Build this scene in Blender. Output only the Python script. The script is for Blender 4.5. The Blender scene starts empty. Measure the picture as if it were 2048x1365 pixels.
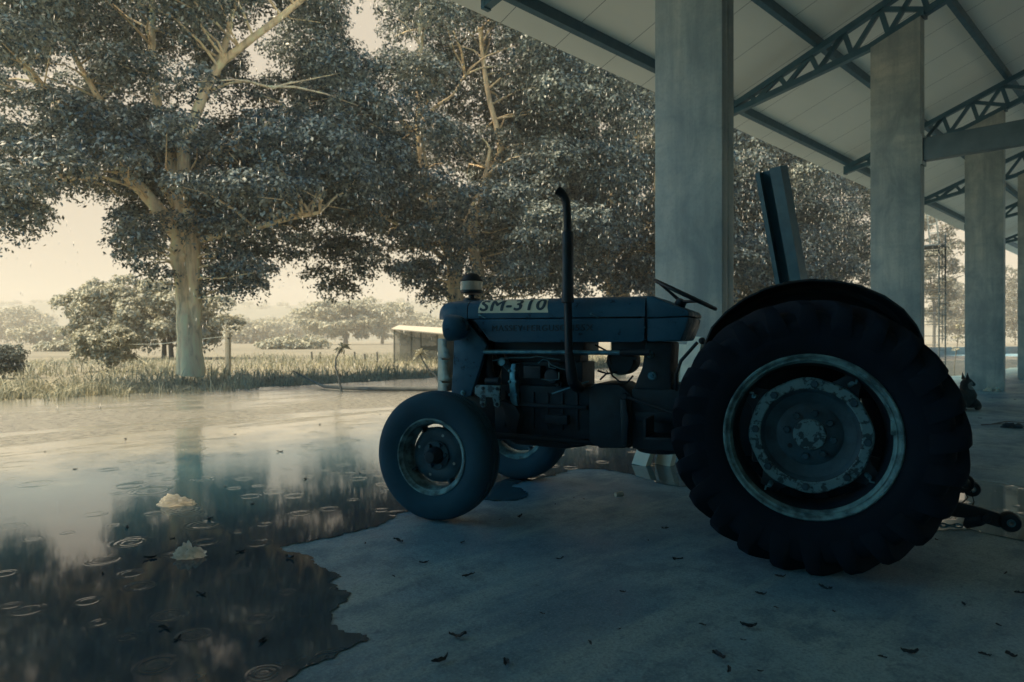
import bpy, bmesh, math, random
import numpy as np
from mathutils import Vector, Matrix, noise as mnoise
R = math.radians
PI = math.pi
random.seed(7)
sc = bpy.context.scene
C = sc.collection
FPX, CX, HY, EYE = 1365.0, 1024.0, 680.0, 1.10

def ground_at(px, py, z=0.0):
    d = (EYE - z) * FPX / (py - HY)
    return ((px - CX) / FPX * d, d)

def world_at(px, py, d):
    return Vector(((px - CX) / FPX * d, d, EYE - (py - HY) / FPX * d))

# ------------------------------------------------------------------ materials
class NT:
    def __init__(s, name):
        s.m = bpy.data.materials.new(name)
        s.m.use_nodes = True
        s.t = s.m.node_tree
        s.b = s.t.nodes['Principled BSDF']
        s.o = s.t.nodes['Material Output']
    def n(s, kind, **kw):
        nd = s.t.nodes.new(kind)
        for k, v in kw.items():
            if k.startswith('i_'):
                nd.inputs[k[2:].replace('_', ' ')].default_value = v
            else:
                setattr(nd, k, v)
        return nd
    def l(s, a, b):
        s.t.links.new(a, b)
    def math(s, op, a, b=None, c=None, clamp=False):
        nd = s.n('ShaderNodeMath', operation=op)
        nd.use_clamp = clamp
        for i, v in enumerate((a, b, c)):
            if v is None: continue
            if isinstance(v, (int, float)): nd.inputs[i].default_value = v
            else: s.l(v, nd.inputs[i])
        return nd.outputs[0]
    def coord(s, scale=(1, 1, 1), kind='Object'):
        tc = s.n('ShaderNodeTexCoord')
        mp = s.n('ShaderNodeMapping')
        mp.inputs['Scale'].default_value = scale
        s.l(tc.outputs[kind], mp.inputs['Vector'])
        return mp.outputs['Vector']
    def noise(s, vec, scale=5, detail=5, rough=.55, dist=0):
        nd = s.n('ShaderNodeTexNoise')
        nd.inputs['Scale'].default_value = scale
        nd.inputs['Detail'].default_value = detail
        nd.inputs['Roughness'].default_value = rough
        nd.inputs['Distortion'].default_value = dist
        if vec is not None: s.l(vec, nd.inputs['Vector'])
        return nd.outputs['Fac']
    def ramp(s, fac, stops, interp='LINEAR'):
        nd = s.n('ShaderNodeValToRGB')
        cr = nd.color_ramp
        cr.interpolation = interp
        while len(cr.elements) > 1: cr.elements.remove(cr.elements[-1])
        for i, (p, c) in enumerate(stops):
            e = cr.elements[0] if i == 0 else cr.elements.new(p)
            e.position = p
            e.color = (*c, 1) if len(c) == 3 else c
        s.l(fac, nd.inputs[0])
        return nd.outputs[0]
    def mix(s, fac, a, b):
        nd = s.n('ShaderNodeMix', data_type='RGBA')
        if isinstance(fac, (int, float)): nd.inputs[0].default_value = fac
        else: s.l(fac, nd.inputs[0])
        for k, v in ((6, a), (7, b)):
            if isinstance(v, tuple): nd.inputs[k].default_value = (*v, 1)
            else: s.l(v, nd.inputs[k])
        return nd.outputs[2]
    def base(s, c): 
        if isinstance(c, tuple): s.b.inputs['Base Color'].default_value = (*c, 1)
        else: s.l(c, s.b.inputs['Base Color'])
        return s
    def rough(s, v):
        if isinstance(v, (int, float)): s.b.inputs['Roughness'].default_value = v
        else: s.l(v, s.b.inputs['Roughness'])
        return s
    def bump(s, h, strength=.3, dist=.01):
        nd = s.n('ShaderNodeBump')
        nd.inputs['Strength'].default_value = strength
        nd.inputs['Distance'].default_value = dist
        s.l(h, nd.inputs['Height'])
        s.l(nd.outputs[0], s.b.inputs['Normal'])
        return s
    def set(s, **kw):
        for k, v in kw.items(): s.b.inputs[k.replace('_', ' ')].default_value = v
        return s

def g3(c): return tuple(c)
M = {}
def simple(name, c, c2, rough=.6, scale=9, bump=.15, metallic=0.0, lo=.35, hi=.65, bdist=.004, detail=6):
    s = NT(name)
    v = s.coord()
    f = s.noise(v, scale, detail)
    s.base(s.ramp(f, [(lo, c), (hi, c2)]))
    s.rough(s.math('MULTIPLY_ADD', s.noise(v, scale * 2.3, 4), .3, rough - .15))
    s.bump(s.noise(v, scale * 4, 5), bump, bdist)
    s.set(Metallic=metallic)
    M[name] = s.m
    return s

# painted steel (duotone blue grey), galvanised, rubber ...
s = NT('column_steel')
v = s.coord((1, 1, .7)); vs = s.coord((7, 7, .5))
f1 = s.noise(v, 1.9, 7, .62, .6); f2 = s.noise(vs, 1.0, 5, .6); f3 = s.noise(s.coord((.6, .6, 2.2)), 1.4, 5, .6); f5 = s.noise(s.coord(), 30, 5, .7)
c = s.ramp(f1, [(.34, (0.2285, 0.2700, 0.2662)), (.52, (0.3998, 0.4243, 0.3965)), (.66, (0.5255, 0.5234, 0.4563))])
c = s.mix(s.math('MULTIPLY', s.ramp(f2, [(.45, (0, 0, 0)), (.62, (1, 1, 1))]), .38), c, (0.1828, 0.2204, 0.2281))
c = s.mix(s.math('MULTIPLY', s.ramp(f3, [(.50, (0, 0, 0)), (.62, (1, 1, 1))]), .40), c, (0.2285, 0.2755, 0.2825))
c = s.mix(s.math('MULTIPLY', s.ramp(f5, [(.50, (0, 0, 0)), (.66, (1, 1, 1))]), .30), c, (0.1942, 0.2314, 0.2390))
sz_ = s.n('ShaderNodeSeparateXYZ'); s.l(s.coord(), sz_.inputs[0])
spl = s.math('MULTIPLY', s.math('SUBTRACT', .55, s.math('ADD', sz_.outputs[2], s.math('MULTIPLY', f1, .5))), 2.2, clamp=True)   # mud splashed up at the foot
c = s.mix(s.math('MULTIPLY', spl, .6), c, (0.2513, 0.2369, 0.1956))
s.base(c)
s.rough(.55); s.bump(f5, .10, .004)
M['column_steel'] = s.m
simple('beam_shaded', (.085, .125, .14), (.12, .165, .18), .5, 4)  # column paint darkened: shade on the tie beam put into its colour
simple('roof_steel', (0.0347, 0.0998, 0.1428), (0.0510, 0.1317, 0.1761), .5, 6)
s = NT('roof_panel')
v = s.coord()
sx = s.n('ShaderNodeSeparateXYZ'); s.l(v, sx.inputs[0])
fr = s.math('FRACT', s.math('DIVIDE', s.math('ADD', sx.outputs[0], 100.62), 1.09))
line = s.math('LESS_THAN', fr, .0105)
f = s.noise(s.coord((.6, 1.2, 1)), 1.1, 5)
pc = s.ramp(f, [(.3, (.70, .74, .70)), (.7, (.78, .80, .74))])
s.base(s.mix(line, pc, (.10, .14, .16)))
s.rough(.5)
M['roof_panel'] = s.m

s = NT('concrete_slab')
v = s.coord()
f1 = s.noise(v, .9, 8, .62); f2 = s.noise(v, 3.6, 8, .68); f3 = s.noise(v, 85, 3, .7); f5 = s.noise(v, 24, 6, .75)
f4 = s.noise(s.coord((.45, 2.2, 1)), 1.3, 6, .6)
c = s.ramp(f1, [(.34, (0.0676, 0.1879, 0.2857)), (.5, (0.1652, 0.3349, 0.4169)), (.64, (0.3679, 0.5227, 0.5172))])
c = s.mix(s.math('MULTIPLY', s.ramp(f2, [(.44, (0, 0, 0)), (.58, (1, 1, 1))]), .7), c, (0.0601, 0.1601, 0.2316))
c = s.mix(s.math('MULTIPLY', s.ramp(f4, [(.5, (0, 0, 0)), (.62, (1, 1, 1))]), .6), c, (0.3153, 0.4737, 0.4786))
c = s.mix(s.math('MULTIPLY', s.ramp(f5, [(.52, (0, 0, 0)), (.66, (1, 1, 1))]), .6), c, (0.0526, 0.1226, 0.1776))
c = s.mix(s.math('MULTIPLY', s.ramp(f3, [(.48, (0, 0, 0)), (.70, (1, 1, 1))]), .55), c, (0.0450, 0.1062, 0.1544))
c = s.mix(s.math('MULTIPLY', s.ramp(f3, [(.30, (1, 1, 1)), (.44, (0, 0, 0))]), .5), c, (0.3754, 0.5554, 0.5712))
s.base(c)
s.rough(s.ramp(f2, [(.35, (.42,) * 3), (.7, (.70,) * 3)]))
s.bump(s.math('ADD', s.noise(v, 45, 6, .7), f5), .55, .006)
M['concrete_slab'] = s.m

# standing water on the slab: mirror film with damp rough patches and rain rings
s = NT('puddle_water')
v = s.coord()
def rings(scale, freq, thr, off):
    mp = s.n('ShaderNodeMapping'); mp.inputs['Scale'].default_value = (scale,) * 3
    mp.inputs['Location'].default_value = (off, off * .7, 0)
    s.l(v, mp.inputs['Vector'])
    vo = s.n('ShaderNodeTexVoronoi', voronoi_dimensions='2D')
    vo.inputs['Scale'].default_value = 1
    s.l(mp.outputs[0], vo.inputs['Vector'])
    d = vo.outputs['Distance']
    sp = s.n('ShaderNodeSeparateColor'); s.l(vo.outputs['Color'], sp.inputs[0])
    on = s.math('GREATER_THAN', sp.outputs[0], thr)
    rad = s.math('MULTIPLY_ADD', sp.outputs[1], .22, .10)          # ring radius of this cell
    k = s.math('DIVIDE', s.math('SUBTRACT', d, rad), .075)
    env = s.math('POWER', 2.718, s.math('MULTIPLY', s.math('MULTIPLY', k, k), -1.0))
    w = s.math('SINE', s.math('MULTIPLY', s.math('SUBTRACT', d, rad), freq))
    return s.math('MULTIPLY', s.math('MULTIPLY', w, env), on)
r1 = rings(2.1, 85, .80, 3.3)
r2 = rings(4.6, 60, .66, 9.1)
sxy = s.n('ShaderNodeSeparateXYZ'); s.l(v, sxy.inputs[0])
fine = s.noise(s.coord((7, 14, 1)), 3.2, 3, .5)
# ruffled by rain, stronger in the open than at the sheltered edge
open_ = s.math('SMOOTH_MIN', s.math('MAXIMUM', s.math('MULTIPLY', s.math('SUBTRACT', sxy.outputs[1], .5), .28), 0.0), 1.0, .2)
h = s.math('ADD', s.math('MULTIPLY', r1, .9), s.math('MULTIPLY', r2, .5))
h = s.math('ADD', s.math('MULTIPLY', h, .0006), s.math('MULTIPLY', s.math('MULTIPLY', fine, open_), .0016))
h = s.math('ADD', h, s.math('MULTIPLY', s.noise(v, 1.6, 2), .0010))
wet = s.noise(s.coord((.20, .75, 1)), 1.0, 8, .66, .4)
bq = s.math('DIVIDE', s.math('SUBTRACT', sxy.outputs[1], 7.0), 1.35)
rise = s.math('POWER', 2.718, s.math('MULTIPLY', s.math('MULTIPLY', bq, bq), -1.0))      # a slight hump in the slab stands proud of the water
wet = s.math('ADD', s.math('ADD', wet, -.11), s.math('MULTIPLY', rise, .22))
damp = s.math('MULTIPLY', s.ramp(wet, [(.44, (0, 0, 0)), (.54, (1, 1, 1))]),
              s.math('MULTIPLY', s.math('SUBTRACT', sxy.outputs[1], 3.2), .5, clamp=True), clamp=True)
spk = s.noise(s.coord((1, 2.0, 1)), 8, 7, .78)
damp = s.math('MULTIPLY', damp, s.ramp(spk, [(.38, (.1,) * 3), (.50, (1, 1, 1))]))
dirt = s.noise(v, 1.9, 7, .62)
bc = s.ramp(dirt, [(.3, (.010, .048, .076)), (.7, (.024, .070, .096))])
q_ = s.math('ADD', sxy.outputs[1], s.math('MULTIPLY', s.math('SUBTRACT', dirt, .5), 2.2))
daylit = s.math('MULTIPLY', s.math('SUBTRACT', q_, 2.6), .55, clamp=True)  # paler bleached concrete past the eave, with outdoor light put into its colour
bc = s.mix(daylit, bc, s.ramp(dirt, [(.3, (0.1560, 0.1612, 0.1450)), (.7, (0.2600, 0.2548, 0.2100))]))
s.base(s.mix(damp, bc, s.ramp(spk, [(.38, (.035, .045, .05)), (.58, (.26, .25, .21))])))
s.rough(s.math('MULTIPLY_ADD', damp, .36, .055))
nb = s.n('ShaderNodeBump'); nb.inputs['Strength'].default_value = 1.0; nb.inputs['Distance'].default_value = 1.0
hh = s.math('ADD', h, s.math('MULTIPLY', s.math('MULTIPLY', spk, damp), .010))
s.l(hh, nb.inputs['Height']); s.l(nb.outputs[0], s.b.inputs['Normal'])
s.set(IOR=1.6)
M['puddle_water'] = s.m

# tractor
s = NT('tractor_paint')
v = s.coord()
f1 = s.noise(v, 3.2, 7, .65); f2 = s.noise(v, 16, 7, .7); f3 = s.noise(s.coord((14, 14, 2.5)), 1.0, 5)
c = s.ramp(f1, [(.3, (0.0058, 0.0672, 0.1240)), (.7, (0.0090, 0.0929, 0.1607))])
c = s.mix(s.ramp(f2, [(.60, (0, 0, 0)), (.66, (1, 1, 1))]), c, (0.0023, 0.0243, 0.0440))
c = s.mix(s.math('MULTIPLY', s.ramp(f3, [(.55, (0, 0, 0)), (.7, (1, 1, 1))]), .35), c, (0.0126, 0.1088, 0.1745))
s.base(c); s.rough(s.ramp(f2, [(.4, (.38,) * 3), (.66, (.8,) * 3)]))
s.bump(s.noise(v, 40, 5), .12, .003)
M['tractor_paint'] = s.m
simple('letter_paint', (.005, .020, .032), (.009, .032, .046), .5, 20)
simple('engine_metal', (0.0014, 0.0091, 0.0173), (0.0041, 0.0212, 0.0367), .6, 11, .35)
simple('dark_paint', (0.0010, 0.0065, 0.0137), (0.0023, 0.0130, 0.0257), .5, 7)
simple('fender_black', (0.0006, 0.0041, 0.0081), (0.0015, 0.0081, 0.0155), .55, 7)
simple('bare_metal', (0.0571, 0.1540, 0.2094), (0.1486, 0.3181, 0.3819), .4, 22, .3, .6)
simple('pale_metal', (.28, .33, .32), (.42, .45, .40), .45, 14, .2, .3)
s = NT('mottled_white')
v = s.coord(); f2 = s.noise(v, 26, 6, .62, .4)
c = s.ramp(f2, [(.44, (0.0176, 0.0433, 0.0558)), (.49, (0.1117, 0.2204, 0.2509)), (.8, (0.1529, 0.2766, 0.3021))])
s.base(c); s.rough(.6); s.bump(f2, .25, .003); M['mottled_white'] = s.m
simple('rim_grey', (0.0463, 0.1000, 0.1131), (0.1856, 0.3450, 0.3648), .55, 14, .3, lo=.40, hi=.60)
simple('rim_dark', (0.0114, 0.0390, 0.0579), (0.0286, 0.0800, 0.1109), .6, 12, .3)
s = NT('rubber')
v = s.coord(); f = s.noise(v, 7, 7, .6); f2 = s.noise(v, 60, 4)
s.base(s.ramp(f, [(.3, (0.0007, 0.0057, 0.0133)), (.75, (0.0014, 0.0101, 0.0223))])); s.rough(.82); s.bump(f2, .2, .003)
s.set(Specular_IOR_Level=.25)
M['rubber'] = s.m
s = NT('rubber_dusty')
v = s.coord(); f = s.noise(v, 5, 7, .6); f2 = s.noise(v, 60, 4)
s.base(s.ramp(f, [(.3, (0.0021, 0.0378, 0.0649)), (.75, (0.0045, 0.0657, 0.1053))])); s.rough(.8); s.bump(f2, .25, .003)
M['rubber_dusty'] = s.m
simple('sticker', (0.7750, 0.7000, 0.5160), (0.9250, 0.8500, 0.6360), .55, 12, .1)
simple('sticker_ink', (.03, .05, .065), (.05, .08, .10), .6, 20, .1)
s = NT('clear_cup'); s.base((.62, .60, .52)).rough(.18).set(Transmission_Weight=.35, IOR=1.3); M['clear_cup'] = s.m
simple('channel_steel', (0.0408, 0.1117, 0.1476), (0.0653, 0.1596, 0.1952), .5, 8)
simple('channel_pale', (0.6720, 0.6720, 0.5580), (0.8800, 0.8480, 0.6820), .45, 8)  # base colour raised to carry the outdoor light on the short channels

# vegetation
def leaf_mat(name, c1, c2, trans, rough=.5, spec=.3):
    s = NT(name)
    gi = s.n('ShaderNodeNewGeometry')
    col = s.ramp(gi.outputs['Random Per Island'], [(0, c1), (1, c2)])
    s.base(col); s.rough(rough); s.set(Specular_IOR_Level=spec)
    tr = s.n('ShaderNodeBsdfTranslucent'); s.l(col, tr.inputs[0])
    mx = s.n('ShaderNodeMixShader'); mx.inputs[0].default_value = trans
    s.l(s.b.outputs[0], mx.inputs[1]); s.l(tr.outputs[0], mx.inputs[2]); s.l(mx.outputs[0], s.o.inputs[0])
    M[name] = s.m
leaf_mat('leaf', (.015, .050, .072), (.36, .385, .320), .12, .36, .26)
leaf_mat('leaf_pale', (.13, .15, .13), (.24, .245, .195), .25)
leaf_mat('leaf_bush', (0.2402, 0.2660, 0.2231), (0.5148, 0.4891, 0.3604), .22)  # pale misty tone: part of the rain haze is put into this leaf colour
leaf_mat('grass', (0.1449, 0.1758, 0.1451), (0.5832, 0.5396, 0.3685), .25)
s = NT('bark')
v = s.coord((6, 6, .9)); f = s.noise(v, 1.1, 7, .6, .3); f2 = s.noise(s.coord(), 9, 6, .65)
c = s.ramp(f, [(.33, (0.3982, 0.3272, 0.2211)), (.5, (0.8757, 0.6545, 0.4030)), (.68, (0.9000, 0.8180, 0.4939))])
s.base(s.mix(s.math('MULTIPLY', s.ramp(f2, [(.55, (0, 0, 0)), (.66, (1, 1, 1))]), .5), c, (0.9000, 0.7526, 0.4679))); s.rough(.85)
s.bump(s.math('ADD', f, s.math('MULTIPLY', f2, .5)), .8, .05); M['bark'] = s.m
simple('bark_dark', (.06, .07, .07), (.13, .13, .115), .85, 6, .4)
s = NT('field')
v = s.coord(); f = s.noise(v, .12, 8, .6); f2 = s.noise(v, 2.5, 6, .7)
c = s.ramp(f, [(.3, (0.1440, 0.1368, 0.1036)), (.6, (0.2592, 0.2376, 0.1776)), (.8, (0.1872, 0.1800, 0.1332))])
s.base(s.mix(s.math('MULTIPLY', f2, .5), c, (0.0864, 0.0900, 0.0740))); s.rough(.95); s.bump(f2, .6, .1); M['field'] = s.m
simple('hill', (.10, .115, .095), (.17, .175, .14), .95, .05, .5, lo=.3, hi=.7)
simple('plastic_bag', (.95, .88, .76), (.95, .90, .80), .35, 7, .2)
_m = M['plastic_bag'].node_tree; _t = _m.nodes.new('ShaderNodeBsdfTranslucent'); _t.inputs[0].default_value = (.98, .92, .80, 1)
_x = _m.nodes.new('ShaderNodeMixShader'); _x.inputs[0].default_value = .8
_m.links.new(_m.nodes['Principled BSDF'].outputs[0], _x.inputs[1]); _m.links.new(_t.outputs[0], _x.inputs[2]); _m.links.new(_x.outputs[0], _m.nodes['Material Output'].inputs[0])
simple('dead_leaf', (0.0068, 0.0152, 0.0224), (0.0238, 0.0427, 0.0538), .6, 20, .3)
simple('paper', (.62, .58, .47), (.72, .66, .53), .7, 12, .2)
simple('fur', (.010, .015, .018), (.028, .036, .040), .9, 18, .5)
simple('fur_pale', (.10, .12, .12), (.16, .17, .16), .9, 18, .5)
simple('scaffold_steel', (.03, .055, .07), (.07, .10, .115), .6, 6)
simple('wood_post', (.09, .10, .09), (.17, .17, .145), .85, 7, .4)
simple('concrete_post', (.42, .39, .30), (.55, .5, .39), .85, 7, .3)
simple('wall_block', (0.1680, 0.1997, 0.2000), (0.2380, 0.2720, 0.2600), .9, 3, .4)
simple('shed_roof', (0.4200, 0.3920, 0.3220), (0.5040, 0.4690, 0.3850), .6, 3, .2)
s = NT('shade_net')
v = s.coord(); f = s.noise(v, 4, 5)
s.base(s.ramp(f, [(.3, (.10, .115, .105)), (.7, (.17, .175, .15))])); s.rough(.9)
tp = s.n('ShaderNodeBsdfTransparent'); mx = s.n('ShaderNodeMixShader'); mx.inputs[0].default_value = .35
s.l(s.b.outputs[0], mx.inputs[1]); s.l(tp.outputs[0], mx.inputs[2]); s.l(mx.outputs[0], s.o.inputs[0]); M['shade_net'] = s.m
s = NT('rain_water'); s.base((.92, .90, .84)).rough(.1).set(Transmission_Weight=.15, IOR=1.33); M['rain_water'] = s.m
simple('rag', (0.0136, 0.0285, 0.0392), (0.0340, 0.0617, 0.0784), .9, 14, .4)

# ------------------------------------------------------------------ mesh builder
class MB:
    def __init__(s): s.v = []; s.f = []
    def add(s, vs, fs):
        o = len(s.v); s.v += [tuple(p) for p in vs]; s.f += [tuple(i + o for i in f) for f in fs]; return s
    def box(s, a, b, mat=None):
        x0, y0, z0 = a; x1, y1, z1 = b
        vs = [Vector(p) for p in ((x0,y0,z0),(x1,y0,z0),(x1,y1,z0),(x0,y1,z0),(x0,y0,z1),(x1,y0,z1),(x1,y1,z1),(x0,y1,z1))]
        if mat is not None: vs = [mat @ p for p in vs]
        return s.add(vs, [(0,3,2,1),(4,5,6,7),(0,1,5,4),(1,2,6,5),(2,3,7,6),(3,0,4,7)])
    def bar(s, p, q, w, h, up=(0, 0, 1)):
        p = Vector(p); q = Vector(q); d = (q - p).normalized(); up = Vector(up)
        sd = d.cross(up)
        if sd.length < 1e-4: sd = d.cross(Vector((1, 0, 0)))
        sd.normalize(); u = sd.cross(d)
        vs = []
        for e in (p, q):
            for a, b in ((-1,-1),(1,-1),(1,1),(-1,1)): vs.append(e + sd * (a * w / 2) + u * (b * h / 2))
        return s.add(vs, [(0,1,2,3),(7,6,5,4),(0,4,5,1),(1,5,6,2),(2,6,7,3),(3,7,4,0)])
    def tube(s, pts, rad, n=12, cap=True, lobes=None):
        pts = [Vector(p) for p in pts]
        if isinstance(rad, (int, float)): rad = [rad] * len(pts)
        vs = []; ref = None
        for i, p in enumerate(pts):
            a = pts[max(i - 1, 0)]; b = pts[min(i + 1, len(pts) - 1)]
            t = (b - a).normalized()
            if ref is None:
                ref = t.cross(Vector((0, 0, 1)))
                if ref.length < .05: ref = t.cross(Vector((1, 0, 0)))
            ref = (ref - t * ref.dot(t)).normalized()
            bn = t.cross(ref)
            for k in range(n):
                th = 2 * PI * k / n
                r = rad[i] * (1 if lobes is None else lobes(th, i))
                vs.append(p + (ref * math.cos(th) + bn * math.sin(th)) * r)
        fs = []
        for i in range(len(pts) - 1):
            for k in range(n):
                fs.append((i*n+k, i*n+(k+1)%n, (i+1)*n+(k+1)%n, (i+1)*n+k))
        if cap:
            fs.append(tuple(range(n))[::-1]); fs.append(tuple(range((len(pts)-1)*n, len(pts)*n)))
        return s.add(vs, fs)
    def lathe(s, prof, org=(0,0,0), axis='y', n=48, closed=False, th0=0, th1=2*PI):
        org = Vector(org); vs = []
        full = abs(th1 - th0 - 2*PI) < 1e-6
        m = n if full else n + 1
        for k in range(m):
            th = th0 + (th1 - th0) * k / n; c, sn = math.cos(th), math.sin(th)
            for r, h in prof:
                p = {'y': (r*c, h, r*sn), 'z': (r*c, r*sn, h), 'x': (h, r*c, r*sn)}[axis]
                vs.append(org + Vector(p))
        L = len(prof); fs = []
        for k in range(n if full else n):
            k2 = (k + 1) % m
            for i in range(L - 1 + (1 if closed else 0)):
                j = (i + 1) % L
                f = (k*L+i, k*L+j, k2*L+j, k2*L+i)
                fs.append(f if axis != 'y' else f[::-1])
        return s.add(vs, fs)
    def prism(s, poly, y0, y1, plane='xz'):
        n = len(poly)
        def P(a, b, h): return {'xz': (a, h, b), 'xy': (a, b, h), 'yz': (h, a, b)}[plane]
        vs = [P(a, b, y0) for a, b in poly] + [P(a, b, y1) for a, b in poly]
        fs = [tuple(range(n)), tuple(range(n, 2*n))[::-1]] + [(i, n+i, n+(i+1)%n, (i+1)%n) for i in range(n)]
        return s.add(vs, fs)
    def bolt(s, p, r, h, axis='y', n=6):
        return s.lathe([(0, h), (r*.8, h), (r, h*.7), (r, 0)], p, axis, n)
    def build(s, name, mat, parent=None, bevel=0, smooth=35, loc=None, recalc=True):
        me = bpy.data.meshes.new(name)
        me.from_pydata(s.v, [], s.f)
        bm = bmesh.new(); bm.from_mesh(me)
        bmesh.ops.remove_doubles(bm, verts=bm.verts, dist=1e-5)
        if recalc: bmesh.ops.recalc_face_normals(bm, faces=bm.faces)
        if bevel:
            es = [e for e in bm.edges if len(e.link_faces) == 2 and e.calc_face_angle(0) > R(40)]
            if es: bmesh.ops.bevel(bm, geom=es, offset=bevel, segments=2, profile=.6, affect='EDGES', clamp_overlap=True)
        if smooth:
            for f in bm.faces: f.smooth = True
            for e in bm.edges:
                if len(e.link_faces) == 2 and e.calc_face_angle(0) > R(smooth): e.smooth = False
        bm.to_mesh(me); bm.free()
        me.materials.append(M[mat] if isinstance(mat, str) else mat)
        o = bpy.data.objects.new(name, me); C.objects.link(o)
        if parent: o.parent = parent
        if loc is not None: o.location = loc
        return o

def quads(name, verts, mat, parent=None):
    """verts: (n,4,3) array -> one mesh of loose quads"""
    n = len(verts)
    me = bpy.data.meshes.new(name)
    me.vertices.add(n * 4); me.vertices.foreach_set('co', np.ascontiguousarray(verts, dtype=np.float32).ravel())
    me.loops.add(n * 4); me.loops.foreach_set('vertex_index', np.arange(n * 4, dtype=np.int32))
    me.polygons.add(n); me.polygons.foreach_set('loop_start', np.arange(0, n * 4, 4, dtype=np.int32))
    me.update(calc_edges=True)
    me.materials.append(M[mat])
    o = bpy.data.objects.new(name, me); C.objects.link(o)
    if parent: o.parent = parent
    return o

def tag(o, label=None, cat=None, group=None, kind=None):
    if label: o['label'] = label
    if cat: o['category'] = cat
    if group: o['group'] = group
    if kind: o['kind'] = kind
    return o
def thing(name, label, cat, loc=(0,0,0), rz=0, group=None):
    o = bpy.data.objects.new(name, None); C.objects.link(o)
    o.empty_display_size = .2
    o.location = loc; o.rotation_euler = (0, 0, rz)
    return tag(o, label, cat, group)
def part(o, label): o['label'] = label; return o
def copy_tree(o, parent=None):
    c = o.copy(); C.objects.link(c)
    if parent: c.parent = parent
    for ch in o.children: copy_tree(ch, c)
    return c
def arc(cx, cz, r, a0, a1, n):
    return [(cx + r*math.cos(a0+(a1-a0)*i/n), cz + r*math.sin(a0+(a1-a0)*i/n)) for i in range(n+1)]
# ------------------------------------------------------------------ tractor (local x forward, y left side, z up)
TA = R(23)
TF = (-math.cos(TA), math.sin(TA)); TL = (-math.sin(TA), -math.cos(TA)); TO = (1.730, 3.984)
def P(px, py, y):
    u = (px - CX) / FPX
    ox = TO[0] + y*TL[0]; oy = TO[1] + y*TL[1]
    x = (u*oy - ox) / (TF[0] - u*TF[1]); d = oy + x*TF[1]
    return (x, EYE - (py - HY)/FPX*d)

def text_mesh(txt, extrude=0.0, spacing=1.0, bold=0.0, shear=0.0):
    cu = bpy.data.curves.new('lettering', 'FONT'); cu.body = txt; cu.extrude = extrude
    cu.space_character = spacing; cu.offset = bold; cu.shear = shear; cu.resolution_u = 4
    ob = bpy.data.objects.new('lettering', cu); C.objects.link(ob)
    dg = bpy.context.evaluated_depsgraph_get()
    me = bpy.data.meshes.new_from_object(ob.evaluated_get(dg))
    vs = [v.co.copy() for v in me.vertices]; fs = [tuple(p.vertices) for p in me.polygons]
    bpy.data.objects.remove(ob); bpy.data.curves.remove(cu); bpy.data.meshes.remove(me)
    x0 = min(v.x for v in vs); x1 = max(v.x for v in vs); y0 = min(v.y for v in vs); y1 = max(v.y for v in vs)
    return [((v.x-x0)/(x1-x0), (v.y-y0)/(y1-y0), v.z) for v in vs], fs

T = thing('tractor', 'old worn farm tractor parked half under the shed roof, number plate sticker on its bonnet', 'tractor', (TO[0], TO[1], 0), PI - TA)

HP = [(.283, 1.240), (.283, 1.268), (.283, 1.290)] + arc(.213, 1.290, .07, 0, R(80), 9)[1:] + [(.16, 1.3675), (.08, 1.374), (0, 1.376)]
HS = [0]
for a, b in zip(HP, HP[1:]): HS.append(HS[-1] + math.hypot(b[0]-a[0], b[1]-a[1]))
def hood_at(sv, off=0.0):
    sv = max(0, min(HS[-1]-1e-6, sv))
    for i in range(len(HS)-1):
        if sv <= HS[i+1]:
            t = (sv-HS[i])/(HS[i+1]-HS[i]); a, b = HP[i], HP[i+1]
            dx, dz = b[0]-a[0], b[1]-a[1]; l = math.hypot(dx, dz)
            return (a[0]+dx*t + dz/l*off, a[1]+dz*t - dx/l*off)
sec = HP + [(-y, z) for y, z in HP[-2::-1]]
hood = MB().prism(sec, .898, 2.078, 'yz').build('bonnet', 'tractor_paint', T)
m = MB()
nose = []
for i in range(13):
    u = i/12; x = 2.086 + .272*(1-(1-u)**1.7) if i else 2.086
    u2 = (x-2.086)/.272
    sy = 1 - .42*u2**5; dz = .085*u2**6
    nose.append([(x, y*sy, 1.240+(z-1.240)*(1-dz/.136*.9)) for y, z in sec])
L = len(sec)
m.v = [p for r in nose for p in r]
for i in range(12):
    for k in range(L): m.f.append((i*L+k, i*L+(k+1)%L, (i+1)*L+(k+1)%L, (i+1)*L+k))
m.f += [tuple(range(L))[::-1], tuple(range(12*L, 13*L))]
m.build('nose_cap', 'tractor_paint', T)
# number sticker wrapped over the bonnet shoulder, lettering on top of it
def wrap(us, off): return [(2.003 - u*.492, *hood_at(sv, off)) for u, sv in us]
nu, nsv = 24, 14
def stick_s(u, k): 
    lo = .036 - .004*u; hi = .150 - .002*math.sin(u*23)
    return lo + (hi-lo)*k
us = [(i/nu + (0.0 if 0 < i < nu else (.002*math.sin(j*1.3)+ (-.03*j/nsv if i == nu else .03*j/nsv))), stick_s(i/nu, j/nsv)) for i in range(nu+1) for j in range(nsv+1)]
m = MB().add(wrap(us, .0018), [(i*(nsv+1)+j, i*(nsv+1)+j+1, (i+1)*(nsv+1)+j+1, (i+1)*(nsv+1)+j) for i in range(nu) for j in range(nsv)])
st = m.build('number_sticker', 'sticker', hood); part(st, 'pale torn sticker reading SM-310')
tv, tf = text_mesh('SM-310', 0, 1.15, 0, .10)
bm = bmesh.new(); bv = [bm.verts.new((x, y, 0)) for x, y, z in tv]
for f in tf:
    try: bm.faces.new([bv[i] for i in f])
    except ValueError: pass
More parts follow.
